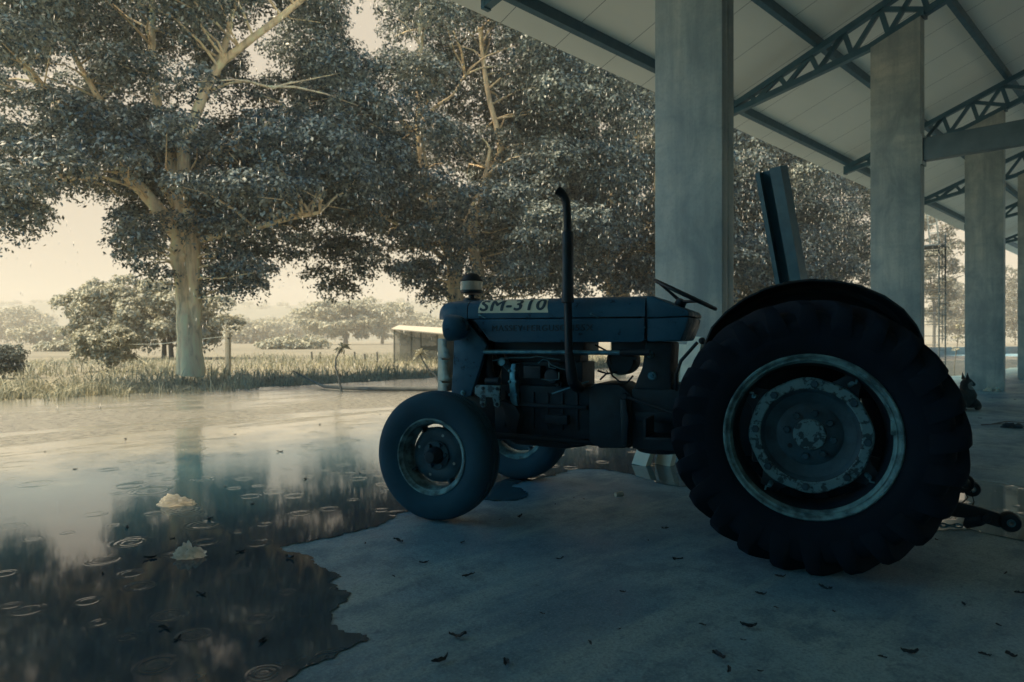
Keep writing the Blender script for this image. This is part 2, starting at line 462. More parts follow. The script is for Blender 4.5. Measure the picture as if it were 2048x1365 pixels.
for k in range(1, 26):
    bmesh.ops.bisect_plane(bm, geom=bm.verts[:]+bm.edges[:]+bm.faces[:], plane_co=(0, k/26, 0), plane_no=(0, 1, 0))
bm.verts.ensure_lookup_table(); bm.verts.index_update()
m = MB()
for du, ds, of in ((-.009, 0, .0032), (.009, 0, .0035), (0, .0026, .0038), (0, -.0022, .0041), (-.004, .001, .0044), (.004, 0, .0047)):
    m.add(wrap([(.035+du+v.co.x*.925, .049+ds+v.co.y*.080) for v in bm.verts], of), [tuple(v.index for v in f.verts) for f in bm.faces])
bm.free(); m.build('sticker_lettering', 'sticker_ink', hood, smooth=0)
# bonnet latches
for px, py in ((963, 634), (1187, 632)):
    x, z = P(px, py, .29)
    m = MB().tube([(x+.02, .290, z+.012), (x, .296, z+.006), (x-.03, .292, z-.012)], .0045, 8)
    m.bolt((x+.015, .283, z+.012), .009, .012); m.build('bonnet_latch', 'bare_metal', hood)
# lower side panels, with the embossed lettering on the near one
for sgn in (1, -1):
    poly = [(2.04, 1.236), (.90, 1.230), (.90, 1.098), (.925, 1.086), (1.88, 1.083), (1.925, 1.10)]
    a, b = (.262*sgn, .284*sgn)
    sp = MB().prism(poly, min(a, b), max(a, b)).build('side_panel', 'tractor_paint', T, bevel=.008)
    # pressed border below the seam
    MB().prism([(1.90, 1.212), (1.86, 1.222), (1.16, 1.222), (1.13, 1.208), (1.13, 1.206), (1.16, 1.218), (1.86, 1.218), (1.898, 1.208)], .284*sgn-.001, .284*sgn+.003*sgn).build('pressed_line', 'tractor_paint', sp)
    if sgn == 1:
        for txt, pa, pb in (('MASSEY-FERGUSON', 984, 1147), ('55X', 1151, 1186)):
            tv, tf = text_mesh(txt, .02, 1.15, 0)
            xa = P(pa, 655, .286)[0]; xb = P(pb, 655, .286)[0]
            MB().add([(xa+(xb-xa)*u, .286+w*.13, 1.155+v*.040) for u, v, w in tv], tf).build('raised_lettering', 'letter_paint', sp, smooth=0)
# front side cowls (legs) with a pressed crease
for sgn in (1, -1):
    o = [P(*p) for p in ((907, 641, .29), (930, 641, .29), (974, 690, .28), (962, 740, .26), (946, 792, .25), (925, 797, .25), (907, 790, .25), (909, 700, .27))]
    a = .287*sgn; b = .24*sgn
    lg = MB().prism(o, min(a, b), max(a, b)).build('front_cowl', 'tractor_paint', T, bevel=.012)
    bx, bz = P(926, 786, .29)
    MB().bolt((bx, .287*sgn, bz), .017, .012*sgn, n=10).bolt((bx, .295*sgn, bz), .008, .012*sgn).build('cowl_bolt', 'bare_metal', lg)
# ragged grille strip, radiator
random.seed(3)
m = MB(); zs = [.735 + i*.012 for i in range(32)]
pts = []
for z in zs:
    edge = 2.232 + .012*math.sin(z*43) + random.uniform(-.012, .012)
    pts.append([(edge, .262, z), (2.285, .258, z), (2.325, .235, z), (2.345, .19, z), (2.35, -.19, z), (2.325, -.235, z), (2.285, -.258, z)])
n = 7
vs = [p for r in pts for p in r]
m.add(vs, [(i*n+k, i*n+k+1, (i+1)*n+k+1, (i+1)*n+k) for i in range(31) for k in range(n-1) if not (i in (6, 19) and k == 0)])
gr = m.build('grille', 'pale_metal', T, recalc=False); part(gr, 'battered pale grille with a ragged edge')
gr.modifiers.new('thick', 'SOLIDIFY').thickness = .006
MB().box((2.03, -.235, .75), (2.12, .235, 1.22)).build('radiator', 'engine_metal', T, bevel=.01)
# headlights
for sgn in (1, -1):
    hx, hz = P(911, 656, .38)
    m = MB().lathe([(0, -.088), (.035, -.084), (.062, -.066), (.078, -.036), (.084, .0), (.087, .04), (.084, .05), (.078, .046)], (hx, .385*sgn, hz), 'x', 32)
    hl = m.build('headlight', 'tractor_paint', T)
    MB().lathe([(.077, .046), (.05, .06), (0, .066)], (hx, .385*sgn, hz), 'x', 32).build('lens', 'clear_cup', hl)
    kx, kz = P(932, 656, .40)
    MB().bolt((kx, .37*sgn, kz), .020, .035*sgn, n=14).build('mounting_bolt', 'engine_metal', hl)
    MB().bar((hx, .30*sgn, hz+.01), (hx, .24*sgn, hz+.01), .04, .05).build('lamp_bracket', 'engine_metal', hl)
# air pre-cleaner
x0 = 2.19
m = MB().lathe([(.062, 1.374), (.060, 1.392), (.022, 1.394), (.022, 1.418), (.060, 1.42), (.0, 1.42)], (x0, 0, 0), 'z', 32)
m.lathe([(.0, 1.428), (.074, 1.428), (.080, 1.434), (.080, 1.446), (.072, 1.450), (0, 1.450)], (x0, 0, 0), 'z', 32)
pc = m.build('air_precleaner', 'dark_paint', T)
MB().lathe([(.0, 1.4505), (.078, 1.4505), (.080, 1.47), (.079, 1.512), (.0, 1.514)], (x0, 0, 0), 'z', 40).build('sediment_bowl', 'clear_cup', pc)
MB().lathe([(.0, 1.5145), (.080, 1.5145), (.081, 1.519), (.066, 1.535), (.052, 1.556), (.040, 1.566), (.018, 1.571), (0, 1.571)], (x0, 0, 0), 'z', 40).build('cap', 'dark_paint', pc)
# exhaust
m = MB().tube([(1.325, .22, .80), (1.328, .29, .815), (1.333, .335, .85), (1.338, .352, .92), (1.348, .362, 1.02)], [.036, .036, .035, .034, .026], 16)
m.tube([(1.348, .362, 1.02), (1.354, .365, 1.34)], .0245, 16)
ex = m.build('exhaust_pipe', 'dark_paint', T)
m = MB().lathe([(.026, 1.325), (.038, 1.328), (.0385, 1.36), (.036, 1.365), (.036, 1.52), (.0365, 1.525), (.0365, 1.53), (.036, 1.535), (.036, 1.745), (.034, 1.757), (.026, 1.765)], (1.354, .365, 0), 'z', 28)
m.build('muffler', 'dark_paint', ex)
path = [(1.354, .365, 1.755), (1.356, .365, 1.85), (1.359, .366, 1.91), (1.366, .370, 1.95), (1.377, .378, 1.98), (1.392, .390, 2.0), (1.408, .402, 2.012)]
fine = []
for a, b in zip(path, path[1:]):
    for k in range(4): fine.append(Vector(a).lerp(Vector(b), k/4))
fine.append(Vector(path[-1]))
m = MB().tube(fine, [.0245 + (.0016 if (i % 2 and 6 < i < 20) else 0) + max(0, i-16)*.0006 for i in range(len(fine))], 20, cap=False)
e = Vector(path[-1]); d = (e - Vector(path[-2])).normalized()
m.tube([e - d*.03, e - d*.028], [.022, .0], 20)
m.build('stack_tip', 'fender_black', ex)
# cowl with the instruments / tank behind the bonnet
for nm, poly in (('dash_cowl', [(.892, 1.363), (.845, 1.359), (.80, 1.335), (.652, 1.274), (.640, 1.258), (.642, 1.238), (.892, 1.233)]),
                 ('fuel_tank_panel', [(.892, 1.230), (.642, 1.235), (.655, 1.18), (.690, 1.092), (.892, 1.087)])):
    MB().prism(poly, -.27, .27).build(nm, 'tractor_paint', T, bevel=.018)
for px, py in ((1289, 655),):
    x, z = P(px, py, .28); MB().bolt((x+.005, .27, z), .010, .012).build('panel_bolt', 'bare_metal', T)
# steering
wc = Vector((.706, 0, 1.382)); ax = Vector((.361, 0, .184)).normalized(); nn = Vector((-ax.z, 0, ax.x)); sd = Vector((0, 1, 0))
ring = [wc + ax*.203*math.cos(t) + sd*.203*math.sin(t) for t in [2*PI*i/48 for i in range(49)]]
sw = MB().tube(ring, [.0115 + .0012*(i % 2) for i in range(49)], 10, cap=False).build('steering_wheel', 'dark_paint', T)
hub = wc - nn*.052
for t in (R(8), R(128), R(248)):
    e = wc + ax*.195*math.cos(t) + sd*.195*math.sin(t)
    MB().tube([hub, hub.lerp(e, .45) + nn*.002, e], [.012, .009, .007], 8).build('spoke', 'dark_paint', sw)
MB().tube([hub - nn*.045, hub - nn*.02, hub + nn*.012, hub + nn*.02], [.026, .036, .033, .015], 18).build('hub', 'dark_paint', sw)
MB().tube([hub - nn*.03, hub - nn*.12 + ax*.01], [.024, .022], 14).build('steering_column', 'dark_paint', sw)
# engine and drivetrain
m = MB().box((1.27, -.19, .47), (1.93, .18, .80)).box((1.33, -.15, .80), (1.90, .14, .955)).box((1.36, -.10, .955), (1.88, .09, 1.045))
for i in range(6): m.box((1.34 + i*.1, .18, .52), (1.36+i*.1, .196, .76))
m.box((1.28, .18, .66), (1.92, .21, .685)).box((1.40, .18, .56), (1.55, .235, .62))
eng = m.build('engine_block', 'engine_metal', T, bevel=.008)
m = MB().box((1.25, -.15, .445), (1.90, .15, .475)).prism([(1.28, .445), (1.88, .445), (1.80, .40), (1.45, .39), (1.32, .415)], -.13, .13)
m.build('oil_pan', 'engine_metal', T, bevel=.012)
for i in range(9): MB().bolt((1.31+i*.07, .15, .461), .009, .012).build('pan_bolt', 'engine_metal', eng)
m = MB()
tc = [P(px, py, .235) for px, py in ((1024, 728), (1020, 745), (1019, 770), (1021, 800), (1026, 812))]
tc2 = [P(px, py, .235) for px, py in ((1032, 728), (1030, 745), (1031, 770), (1034, 800), (1036, 812))]
m.prism(tc + tc2[::-1], .17, .24)
for px, py in ((1019, 742), (1030, 742), (1019, 764), (1031, 764), (1020, 790), (1033, 790)):
    x, z = P(px, py, .24); m.bolt((x, .235, z), .011, .016)
m.build('timing_cover', 'bare_metal', eng, bevel=.003)
m = MB()   # injection pump with its lines and filter bowl
a = P(1048, 732, .24); b = P(1082, 758, .24); m.box((b[0], .16, b[1]), (a[0], .25, a[1]))
a = P(1085, 742, .26); b = P(1120, 764, .26); m.lathe([(0, .17), (.05, .17), (.05, .25), (.042, .262), (0, .262)], ((a[0]+b[0])/2, 0, (a[1]+b[1])/2), 'y', 20)
a = P(1088, 726, .25); m.box((a[0]-.10, .17, a[1]-.012), (a[0], .24, a[1]+.004))
pu = m.build('injection_pump', 'engine_metal', T, bevel=.006)
for pts in (((1076, 727), (1086, 719), (1094, 721), (1102, 730), (1122, 738), (1150, 744)), ((1098, 722), (1098, 735), (1112, 738)), ((1083, 759), (1100, 761), (1118, 759), (1118, 745)), ((985, 722), (1020, 716), (1060, 716), (1072, 713), (1120, 720))):
    MB().tube([(P(x, y, .262)[0], .262, P(x, y, .262)[1]) for x, y in pts], .0035, 6).build('fuel_line', 'bare_metal', pu)
x, z = P(1003, 724, .24); m = MB().lathe([(0, .18), (.027, .18), (.028, .24), (.025, .243), (.023, .238), (0, .238)], (x, 0, z), 'y', 20)
m.tube([(x, .2, z), (x-.02, .12, z-.06), (x-.03, .1, z-.15)], .026, 12); m.build('oil_filler', 'bare_metal', T)
x, z = P(1115, 769, .23); MB().bolt((x, .18, z), .026, .03, n=14).bolt((x, .205, z), .011, .02, n=10).build('freeze_plug', 'engine_metal', eng)
a = P(1104, 788, .26); b = P(1178, 763, .26); MB().tube([(a[0], .262, a[1]), (b[0], .262, b[1])], .005, 8).build('dipstick', 'bare_metal', T)
m = MB()   # upper hose, water pipe, fan
m.tube([(2.03, .08, 1.12), (1.95, .08, 1.14), (1.88, .06, 1.02)], .03, 14)
a = P(975, 700, .22); b = P(978, 740, .2); m.tube([(a[0], .2, a[1]), (b[0], .2, b[1]), (b[0]-.01, .18, b[1]-.08)], [.022, .03, .034], 12)
m.build('radiator_hose', 'fender_black', T)
m = MB()
for k in range(4):
    t = k*PI/2+.5; c, s_ = math.cos(t), math.sin(t)
    m.bar((1.985, .03*c, .95+.03*s_), (1.985, .19*c, .95+.19*s_), .012, .075, (1, 0, .3))
m.lathe([(0, -.03), (.04, -.03), (.04, .03), (0, .03)], (1.985, 0, .95), 'x', 16); m.build('fan', 'dark_paint', T)
MB().box((2.0, -.22, 1.12), (2.27, .225, 1.238)).build('nose_frame', 'dark_paint', T, bevel=.01)
MB().box((1.315, -.22, 1.0), (1.96, .14, 1.19)).build('air_cleaner', 'dark_paint', T, bevel=.03)
MB().box((.90, -.22, 1.02), (1.14, .16, 1.20)).box((.86, -.25, 1.10), (.93, .25, 1.34)).build('fuel_tank', 'dark_paint', T, bevel=.02)
m = MB()   # frame: front support, axle, radius rods
m.box((1.93, -.17, .53), (2.26, .17, .76)).box((2.02, -.09, .46), (2.16, .09, .56)); m.build('front_support', 'dark_paint', T, bevel=.012)
m = MB().box((2.045, -.42, .47), (2.135, .42, .56))
for sgn in (1, -1):
    m.tube([(2.09, .40*sgn, .52), (2.09, .50*sgn, .52), (2.09, .53*sgn, .50)], .045, 14)
    m.tube([(2.09, .53*sgn, .60), (2.09, .54*sgn, .38)], .036, 14).tube([(2.09, .54*sgn, .40), (2.09, .66*sgn, .40)], .034, 14)
    m.tube([(2.05, .45*sgn, .50), (1.55, .2*sgn, .46), (1.1, .12*sgn, .44)], .022, 8)
m.build('front_axle', 'engine_metal', T, bevel=.006)
br = [P(*p, .30) for p in ((950, 774), (955, 770), (1000, 772), (1000, 812), (996, 816), (988, 812), (985, 795), (972, 795), (971, 812), (966, 816), (960, 812), (960, 795), (950, 790))]
bk = MB().prism(br, .285, .305).build('loader_bracket', 'mottled_white', T, bevel=.003); part(bk, 'chipped pale bolted bracket plate')
for px, py in ((966, 777), (994, 778), (966, 809), (994, 809)):
    x, z = P(px, py, .305); MB().bolt((x, .3045, z), .012, .006).build('bracket_bolt', 'engine_metal', bk)
a = P(972, 768, .27); b = P(999, 768, .27); m = MB().tube([(a[0], .27, a[1]+.018), (b[0], .27, b[1]+.018)], .024, 14); m.build('bracket_tube', 'engine_metal', bk)
a = P(1000, 800, .25); b = P(1038, 868, .2); c = P(1005, 868, .2)
MB().prism([a, P(1030, 812, .25), P(1040, 830, .25), b, P(1018, 860, .22)], .10, .25).build('engine_mount', 'dark_paint', T, bevel=.01)
a = P(968, 705, .30); b = P(1300, 705, .30); mid = P(1212, 705, .3)
dr = MB().tube([(a[0], .30, 1.020), (mid[0], .30, 1.022), (b[0], .30, 1.024)], .0145, 12).build('drag_link', 'bare_metal', T)
MB().tube([(b[0]+.18, .30, 1.0235), (b[0]+.0, .30, 1.024)], .019, 12).build('ball_joint', 'engine_metal', dr)
# clutch housing, gearbox, rear axle
m = MB()
m.prism([(1.27, .46), (1.27, .80), (1.22, .825), (1.08, .825), (1.04, .80), (1.0, .76), (1.0, .46), (1.04, .43), (1.20, .42)], -.2, .2)
x, z = P(1222, 890, .2); m.box((x-.02, .05, z-.02), (x+.02, .15, .5)); x, z = P(1252, 893, .2); m.box((x-.015, .05, z-.02), (x+.015, .15, .5))
m.build('clutch_housing', 'engine_metal', T, bevel=.02)
m = MB().box((.30, -.18, .43), (1.0, .18, .80)).lathe([(0, .0), (.14, .01), (.17, .05), (.175, .08)], (.86, 0, .385), 'z', 24)
m.box((.35, -.14, .80), (.98, .14, .83)).box((.70, .18, .60), (.98, .20, .66))
m.build('gearbox', 'engine_metal', T, bevel=.015)
m = MB().box((-.26, -.2, .40), (.30, .2, .86))
m.lathe([(.0, -.58), (.085, -.58), (.09, -.45), (.12, -.25), (.17, -.18), (.17, .18), (.12, .25), (.09, .45), (.085, .58), (0, .58)], (0, 0, .64), 'y', 24)
m.build('rear_axle', 'engine_metal', T, bevel=.015)
# steering box pillar and clutter under the tank
m = MB().prism([P(*p, .15) for p in ((1292, 684), (1345, 684), (1342, 735), (1345, 790), (1262, 790), (1285, 735))], -.12, .17)
sb = m.build('steering_box', 'engine_metal', T, bevel=.02)
for px, py, r in ((1300, 710, .022), (1304, 752, .028)):
    x, z = P(px, py, .18); MB().bolt((x, .165, z), r, .02, n=12).bolt((x, .18, z), r*.5, .02).build('box_cover', 'bare_metal', sb)
x, z = P(1240, 722, .1); m = MB().lathe([(0, -.1), (.085, -.1), (.092, -.08), (.092, .08), (.085, .11), (0, .115)], (x, 0, z), 'y', 28)
lx, lz = P(1252, 718, .2); m.box((lx-.05, .09, lz-.008), (lx+.05, .13, lz+.008)); m.build('power_steering_tank', 'engine_metal', T)
for pts in (((1218, 735), (1225, 752), (1240, 764), (1255, 765), (1266, 752)), ((1195, 742), (1215, 748), (1235, 744)), ((1190, 690), (1215, 703), (1222, 730)), ((1262, 690), (1285, 705), (1300, 690)), ((1308, 690), (1330, 705), (1326, 755)), ((1200, 760), (1216, 745), (1212, 742))):
    MB().tube([(P(x, y, .12)[0], .12, P(x, y, .12)[1]) for x, y in pts], .006, 8).build('hose', 'fender_black', T)
a = P(1248, 793, .3); b = P(1345, 828, .35); m = MB().tube([(a[0], .28, a[1]), (b[0], .33, b[1])], .011, 8).bolt((a[0], .27, a[1]), .02, .03, n=10)
m.build('brake_rod', 'dark_paint', T)
m = MB(); p = P(1244, 800, .28)
m.prism([P(*q, .28) for q in ((1238, 800), (1250, 800), (1256, 840), (1252, 893), (1242, 893), (1240, 850))], .2, .26); m.build('pedal_arm', 'dark_paint', T, bevel=.006)
m = MB(); a = P(1295, 835, .36); b = P(1345, 880, .36)
m.box((b[0]-.05, .22, b[1]), (a[0], .46, b[1]+.02)).box((a[0]-.012, .22, b[1]), (a[0], .46, a[1])); m.build('footrest', 'dark_paint', T, bevel=.004)
m = MB().tube([(P(1395, 685, .3)[0], .3, P(1395, 685, .3)[1]), (P(1362, 722, .3)[0], .3, P(1362, 722, .3)[1]), (P(1352, 750, .3)[0], .3, P(1352, 750, .3)[1]), (.72, .25, .80)], .010, 8); m.build('control_lever', 'fender_black', T)
x, z = P(1402, 682, .34); MB().lathe([(0, -.02), (.014, -.016), (.02, 0), (.014, .016), (0, .02)], (x, .3, z), 'y', 12).build('lever_knob', 'fender_black', T)
m = MB().lathe([(0, 0), (.12, .0), (.18, .02), (.20, .06), (.19, .065), (.16, .03), (0, .015)], (-.02, 0, 1.0), 'z', 28).bar((-.02, 0, 1.0), (.1, 0, .84), .05, .03)
m.build('seat', 'fender_black', T)

# wheels
def front_wheel(sgn):
    w = thing('front_wheel', None, None, (2.091, .665*sgn, .395)); w.parent = T
    half = [(.222, .074), (.232, .088), (.262, .098), (.30, .103), (.338, .100), (.362, .090), (.378, .078), (.386, .066), (.388, .046), (.379, .043), (.379, .037), (.391, .034), (.3925, .009), (.383, .006), (.383, 0)]
    prof = half + [(r, -h) for r, h in half[-2::-1]]
    def sg(p): return [(r, h*sgn) for r, h in p]
    ty = MB().lathe(sg(prof), n=72, closed=True).build('tyre', 'rubber_dusty', w)
    rim = [(.224, .078), (.233, .088), (.231, .095), (.223, .094), (.214, .080), (.203, .074), (.199, .04), (.190, .02), (.188, -.03), (.2, -.06), (.224, -.09), (.23, -.088), (.215, -.055), (.2, -.03), (.2, .02), (.21, .06)]
    rm = MB().lathe(sg(rim), n=64, closed=True).build('rim', 'rim_grey', w)
    m = MB(); n = 64; vs = []
    prof2 = [(.176, -.012), (.170, .004), (.155, .012), (.118, .020), (.105, .016), (.09, .014), (.086, .026), (.05, .03), (.0, .03)]
    for k in range(n):
        t = 2*PI*k/n
        for i, (r, h) in enumerate(prof2):
            rr = r*(1 + (.055*max(0, math.cos(4*t+.6))**2 - .035 if i < 3 else 0)) + (.012 if i == 0 else 0)*0
            vs.append((rr*math.cos(t), h*sgn, rr*math.sin(t)))
    K = len(prof2); m.add(vs, [(k*K+i, k*K+i+1, ((k+1)%n)*K+i+1, ((k+1)%n)*K+i) for k in range(n) for i in range(K-1)])
    for k in range(4):
        t = k*PI/2 - .15; m.bar((.16*math.cos(t), .0, .16*math.sin(t)), (.195*math.cos(t), -.005*sgn, .195*math.sin(t)), .012, .07, (0, 1, 0))
    dk = m.build('wheel_disc', 'rim_dark', w)
    m = MB().lathe(sg([(.055, .028), (.052, .05), (.042, .062), (.038, .095), (.03, .104), (0, .106)]), n=24); m.build('hub', 'engine_metal', w)
    for k in range(6):
        t = k*PI/3+.3; MB().bolt((.070*math.cos(t), .026*sgn, .070*math.sin(t)), .0135, .022*sgn).build('wheel_nut', 'rim_dark', w)
    for k in range(4):
        t = k*PI/2+.75; MB().bolt((.128*math.cos(t), .016*sgn, .128*math.sin(t)), .009, .004*sgn, n=10).build('disc_rivet', 'pale_metal', w)
    return w
front_wheel(1); front_wheel(-1)
for ob in [o for o in T.children if o.name.startswith('front_wheel')]: ob.rotation_euler = (0, .4, 0)

def rear_wheel(sgn):
    w = thing('rear_wheel', None, None, (0, .70*sgn, .642)); w.parent = T
    def sg(p): return [(r, h*sgn) for r, h in p]
    half = [(.372, .118), (.385, .135), (.41, .152), (.46, .168), (.52, .172), (.555, .168), (.580, .155), (.594, .13), (.602, .08), (.605, 0)]
    prof = half + [(r, -h) for r, h in half[-2::-1]]
    m = MB().lathe(sg(prof), n=96, closed=True)
    NL = 24
    for k in range(NL):
        for side in (1, -1):
            t0 = 2*PI*(k + (.5 if side < 0 else 0))/NL
            path = [(-.012, .606, .643, 1.0), (.03, .605, .646, .86), (.08, .602, .648, .60), (.125, .594, .648, .34), (.158, .580, .644, .16), (.182, .552, .622, .06), (.190, .525, .575, .0), (.180, .49, .515, .0)]
            vs = []
            for y, rb, rt, a in path:
                th = t0 - a*.30*1.0
                wd = .029 if y < .15 else .036
                for r, dw in ((rb-.012, 1.25), (rt, .82)):
                    for e in (-1, 1):
                        tt = th + e*wd*dw/r
                        yy = y if r == rt or y < .15 else y - .012
                        vs.append((r*math.cos(tt), side*yy*sgn, r*math.sin(tt)))
            fs = []
            for i in range(len(path)-1):
                b, c = i*4, (i+1)*4
                fs += [(b+2, b+3, c+3, c+2), (b, b+2, c+2, c), (b+3, b+1, c+1, c+3)]
            fs += [(0, 1, 3, 2), ((len(path)-1)*4, (len(path)-1)*4+2, (len(path)-1)*4+3, (len(path)-1)*4+1)]
            m.add(vs, fs)
    ty = m.build('tyre', 'rubber', w, bevel=.006, smooth=50)
    rim = [(.376, .120), (.390, .134), (.3925, .145), (.386, .151), (.379, .149), (.373, .139), (.366, .136), (.362, .139), (.357, .131), (.353, .120), (.349, .108), (.362, .104)]
    rm = MB().lathe(sg(rim), n=96, closed=True).build('rim', 'rim_grey', w)
    barrel = [(.352, .108), (.345, .09), (.338, .06), (.332, .045), (.33, -.04), (.345, -.11), (.385, -.15), (.392, -.14), (.378, -.12), (.350, -.05), (.350, .05), (.358, .10)]
    MB().lathe(sg(barrel), n=96, closed=True).build('rim_barrel', 'dark_paint', w)
    # rolled tab on the rim
    tb = 2.98
    MB().bar((.352*math.cos(tb), .12*sgn, .352*math.sin(tb)-.03), (.352*math.cos(tb), .12*sgn, .352*math.sin(tb)+.035), .022, .03, (0, 1, 0)).build('rim_clip', 'rim_grey', w, bevel=.004)
    m = MB(); n = 96; vs = []
    p2 = [(.276, .060), (.274, .074), (.268, .080), (.228, .080), (.2225, .076)]
    for k in range(n):
        t = 2*PI*k/n
        for i, (r, h) in enumerate(p2):
            rr = r*(1 + (.012*math.cos(8*t+.4) if i < 3 else 0)); vs.append((rr*math.cos(t), h*sgn, rr*math.sin(t)))
    K = len(p2); m.add(vs, [(k*K+i, k*K+i+1, ((k+1)%n)*K+i+1, ((k+1)%n)*K+i) for k in range(n) for i in range(K-1)])
    rg = m.build('wheel_flange', 'mottled_white', w); part(rg, 'chipped pale flange ring between dark bolts')
    dish = [(.2215, .072), (.213, .066), (.204, .052), (.185, .046), (.16, .030), (.15, .028), (.138, .036), (.115, .040), (.078, .042), (.0, .042)]
    ds = MB().lathe(sg(dish), n=72).build('wheel_disc', 'rim_dark', w)
    hc = [(.076, .040), (.075, .056), (.070, .062), (.0, .064)]
    MB().lathe(sg(hc), n=40).build('hub_cap', 'mottled_white', w)
    for k in range(8):
        t = k*PI/4+.2
        if k == 7: continue
        MB().bolt((.106*math.cos(t), .040*sgn, .106*math.sin(t)), .018, .022*sgn).build('wheel_nut', 'rim_dark', w)
    MB().bolt((.106*math.cos(7*PI/4+.2), .0395*sgn, .106*math.sin(7*PI/4+.2)), .012, .002*sgn, n=12).build('bolt_hole', 'fender_black', w)
    for k in range(8):
        t = k*PI/4+.08; MB().bolt((.247*math.cos(t), .079*sgn, .247*math.sin(t)), .019, .014*sgn).build('flange_bolt', 'rim_dark', w)
    for k in range(4):
        t = k*PI/2+.62; c, s_ = math.cos(t), math.sin(t)
        m = MB().prism([(-.07, .262), (.07, .262), (.05, .30), (.035, .343), (-.035, .343), (-.05, .30)], .03*sgn if sgn > 0 else -.05, .05 if sgn > 0 else -.03)
        rt = Matrix.Rotation(-(t - PI/2), 4, 'Y'); m.v = [tuple(rt @ Vector(p)) for p in m.v]
        cl = m.build('rim_lug', 'engine_metal', w, bevel=.006)
        MB().tube([(.30*c, .05*sgn, .30*s_), (.312*c, .085*sgn, .312*s_)], [.012, .011], 10).build('lug_bolt', 'bare_metal', w)
        MB().tube([(.312*c, .09*sgn, .312*s_), (.322*c-.012*s_, .10*sgn, .322*s_+.012*c), (.338*c-.004*s_, .10*sgn, .338*s_+.004*c)], .005, 6).build('lug_hook', 'bare_metal', w)
    # brake drum behind, dark
    MB().lathe(sg([(0, .0), (.20, .0), (.21, -.02), (.21, -.15), (0, -.15)]), n=40).build('brake_drum', 'fender_black', w)
    return w
rear_wheel(1); rear_wheel(-1)

# clamshell fenders
outl = [(1406, 706), (1408, 688), (1422, 655), (1450, 624), (1485, 598), (1530, 576), (1575, 563), (1620, 558), (1670, 560), (1720, 570), (1770, 591), (1808, 618), (1834, 650), (1848, 680), (1852, 706)]
from mathutils import geometry
for sgn in (1, -1):
    o = [P(px, py, .58) for px, py in outl]
    m = MB(); cols = []
    for x, z in o:
        cx, cz = 0.0, .64; d = math.hypot(x-cx, z-cz)
        cols.append([(cx+(x-cx)*k, y*sgn, cz+(z-cz)*k) for y, k in ((.40, .93), (.41, .965), (.44, .99), (.50, 1.0), (.58, 1.0), (.585, .985))])
    K = 6; m.add([p for c_ in cols for p in c_], [(i*K+k, i*K+k+1, (i+1)*K+k+1, (i+1)*K+k) for i in range(len(o)-1) for k in range(K-1)])
    fd = m.build('fender', 'fender_black', T, recalc=False); sm = fd.modifiers.new('thick', 'SOLIDIFY'); sm.thickness = .006
    inner = [Vector((c_[0][0], 0, c_[0][2])) for c_ in cols] + [Vector((-.42, 0, .80)), Vector((.42, 0, .80))]
    hx, hz = P(1698, 583, .40); hole = [Vector((hx+.022*math.cos(t), 0, hz+.016*math.sin(t))) for t in [2*PI*k/14 for k in range(14)]]
    tri = geometry.tessellate_polygon([[Vector((p.x, p.z, 0)) for p in inner], [Vector((p.x, p.z, 0)) for p in hole]])
    al = inner + hole
    m = MB().add([(p.x, .40*sgn, p.z) for p in al], [tuple(t) for t in tri])
    pl = m.build('fender_plate', 'fender_black', fd); pl.modifiers.new('thick', 'SOLIDIFY').thickness = .005
# three point linkage
for sgn in (1, -1):
    o = [P(1885, 997, .4), P(1960, 1015, .4), P(2000, 1027, .4), P(2000, 1056, .4), P(1950, 1040, .4), P(1930, 1036, .4), P(1885, 1030, .4)]
    o = [(.1, .44), (-.3, .40)] + o + [(-.3, .32), (.1, .38)]
    ln = MB().prism(o, *((.385, .415) if sgn > 0 else (-.415, -.385))).build('lower_link', 'dark_paint', T, bevel=.006)
    x, z = P(2019, 1044, .4)
    MB().lathe([(.016, -.028), (.040, -.03), (.046, -.02), (.046, .02), (.040, .03), (.016, .028)], (x, .4*sgn, z), 'y', 28, closed=True).build('link_eye', 'engine_metal', ln)
    MB().lathe([(.010, -.034), (.018, -.034), (.018, .034), (.010, .034)], (x, .4*sgn, z), 'y', 16, closed=True).build('eye_ball', 'bare_metal', ln)
    m = MB().prism([P(*q, .42) for q in ((1930, 1036), (1968, 1030), (1975, 1044), (1962, 1052), (1932, 1057), (1925, 1050))], *((.416, .43) if sgn > 0 else (-.43, -.416)))
    x2, z2 = P(1972, 1037, .43); m.bolt((x2, .43*sgn, z2), .022, .012*sgn, n=12); m.build('link_plate', 'dark_paint', ln, bevel=.003)
    m = MB(); a = P(1925, 1048, .42)
    for k in range(4):
        cxx = a[0] + .03*k + .02; czz = a[1] - .012 - .002*k
        m.tube([(cxx+.02*math.cos(t), .42*sgn+(.009*math.sin(t) if k % 2 else 0), czz+(.009*math.sin(t) if k % 2 == 0 else 0)) for t in [2*PI*i/12 for i in range(13)]], .0045, 6, cap=False)
    m.build('check_chain', 'bare_metal', ln)
x, z = P(1931, 967, .35); m = MB().tube([(x+.03*math.cos(t), .35+.008*math.sin(t), z+.035*math.sin(t)) for t in [2*PI*i/20 for i in range(21)]], .010, 8, cap=False)
m.tube([(x+.01, .35, z-.03), (x-.01, .35, z-.07), (x+.015, .35, z-.10), (x, .35, z-.13)], .003, 6).tube([(x-.02, .35, z-.02), (x-.035, .35, z-.09), (x-.02, .35, z-.14)], .003, 6)
m.build('drawbar_cable', 'fender_black', T)
MB().box((-.62, -.04, .34), (-.2, .04, .37)).build('drawbar', 'dark_paint', T, bevel=.004)
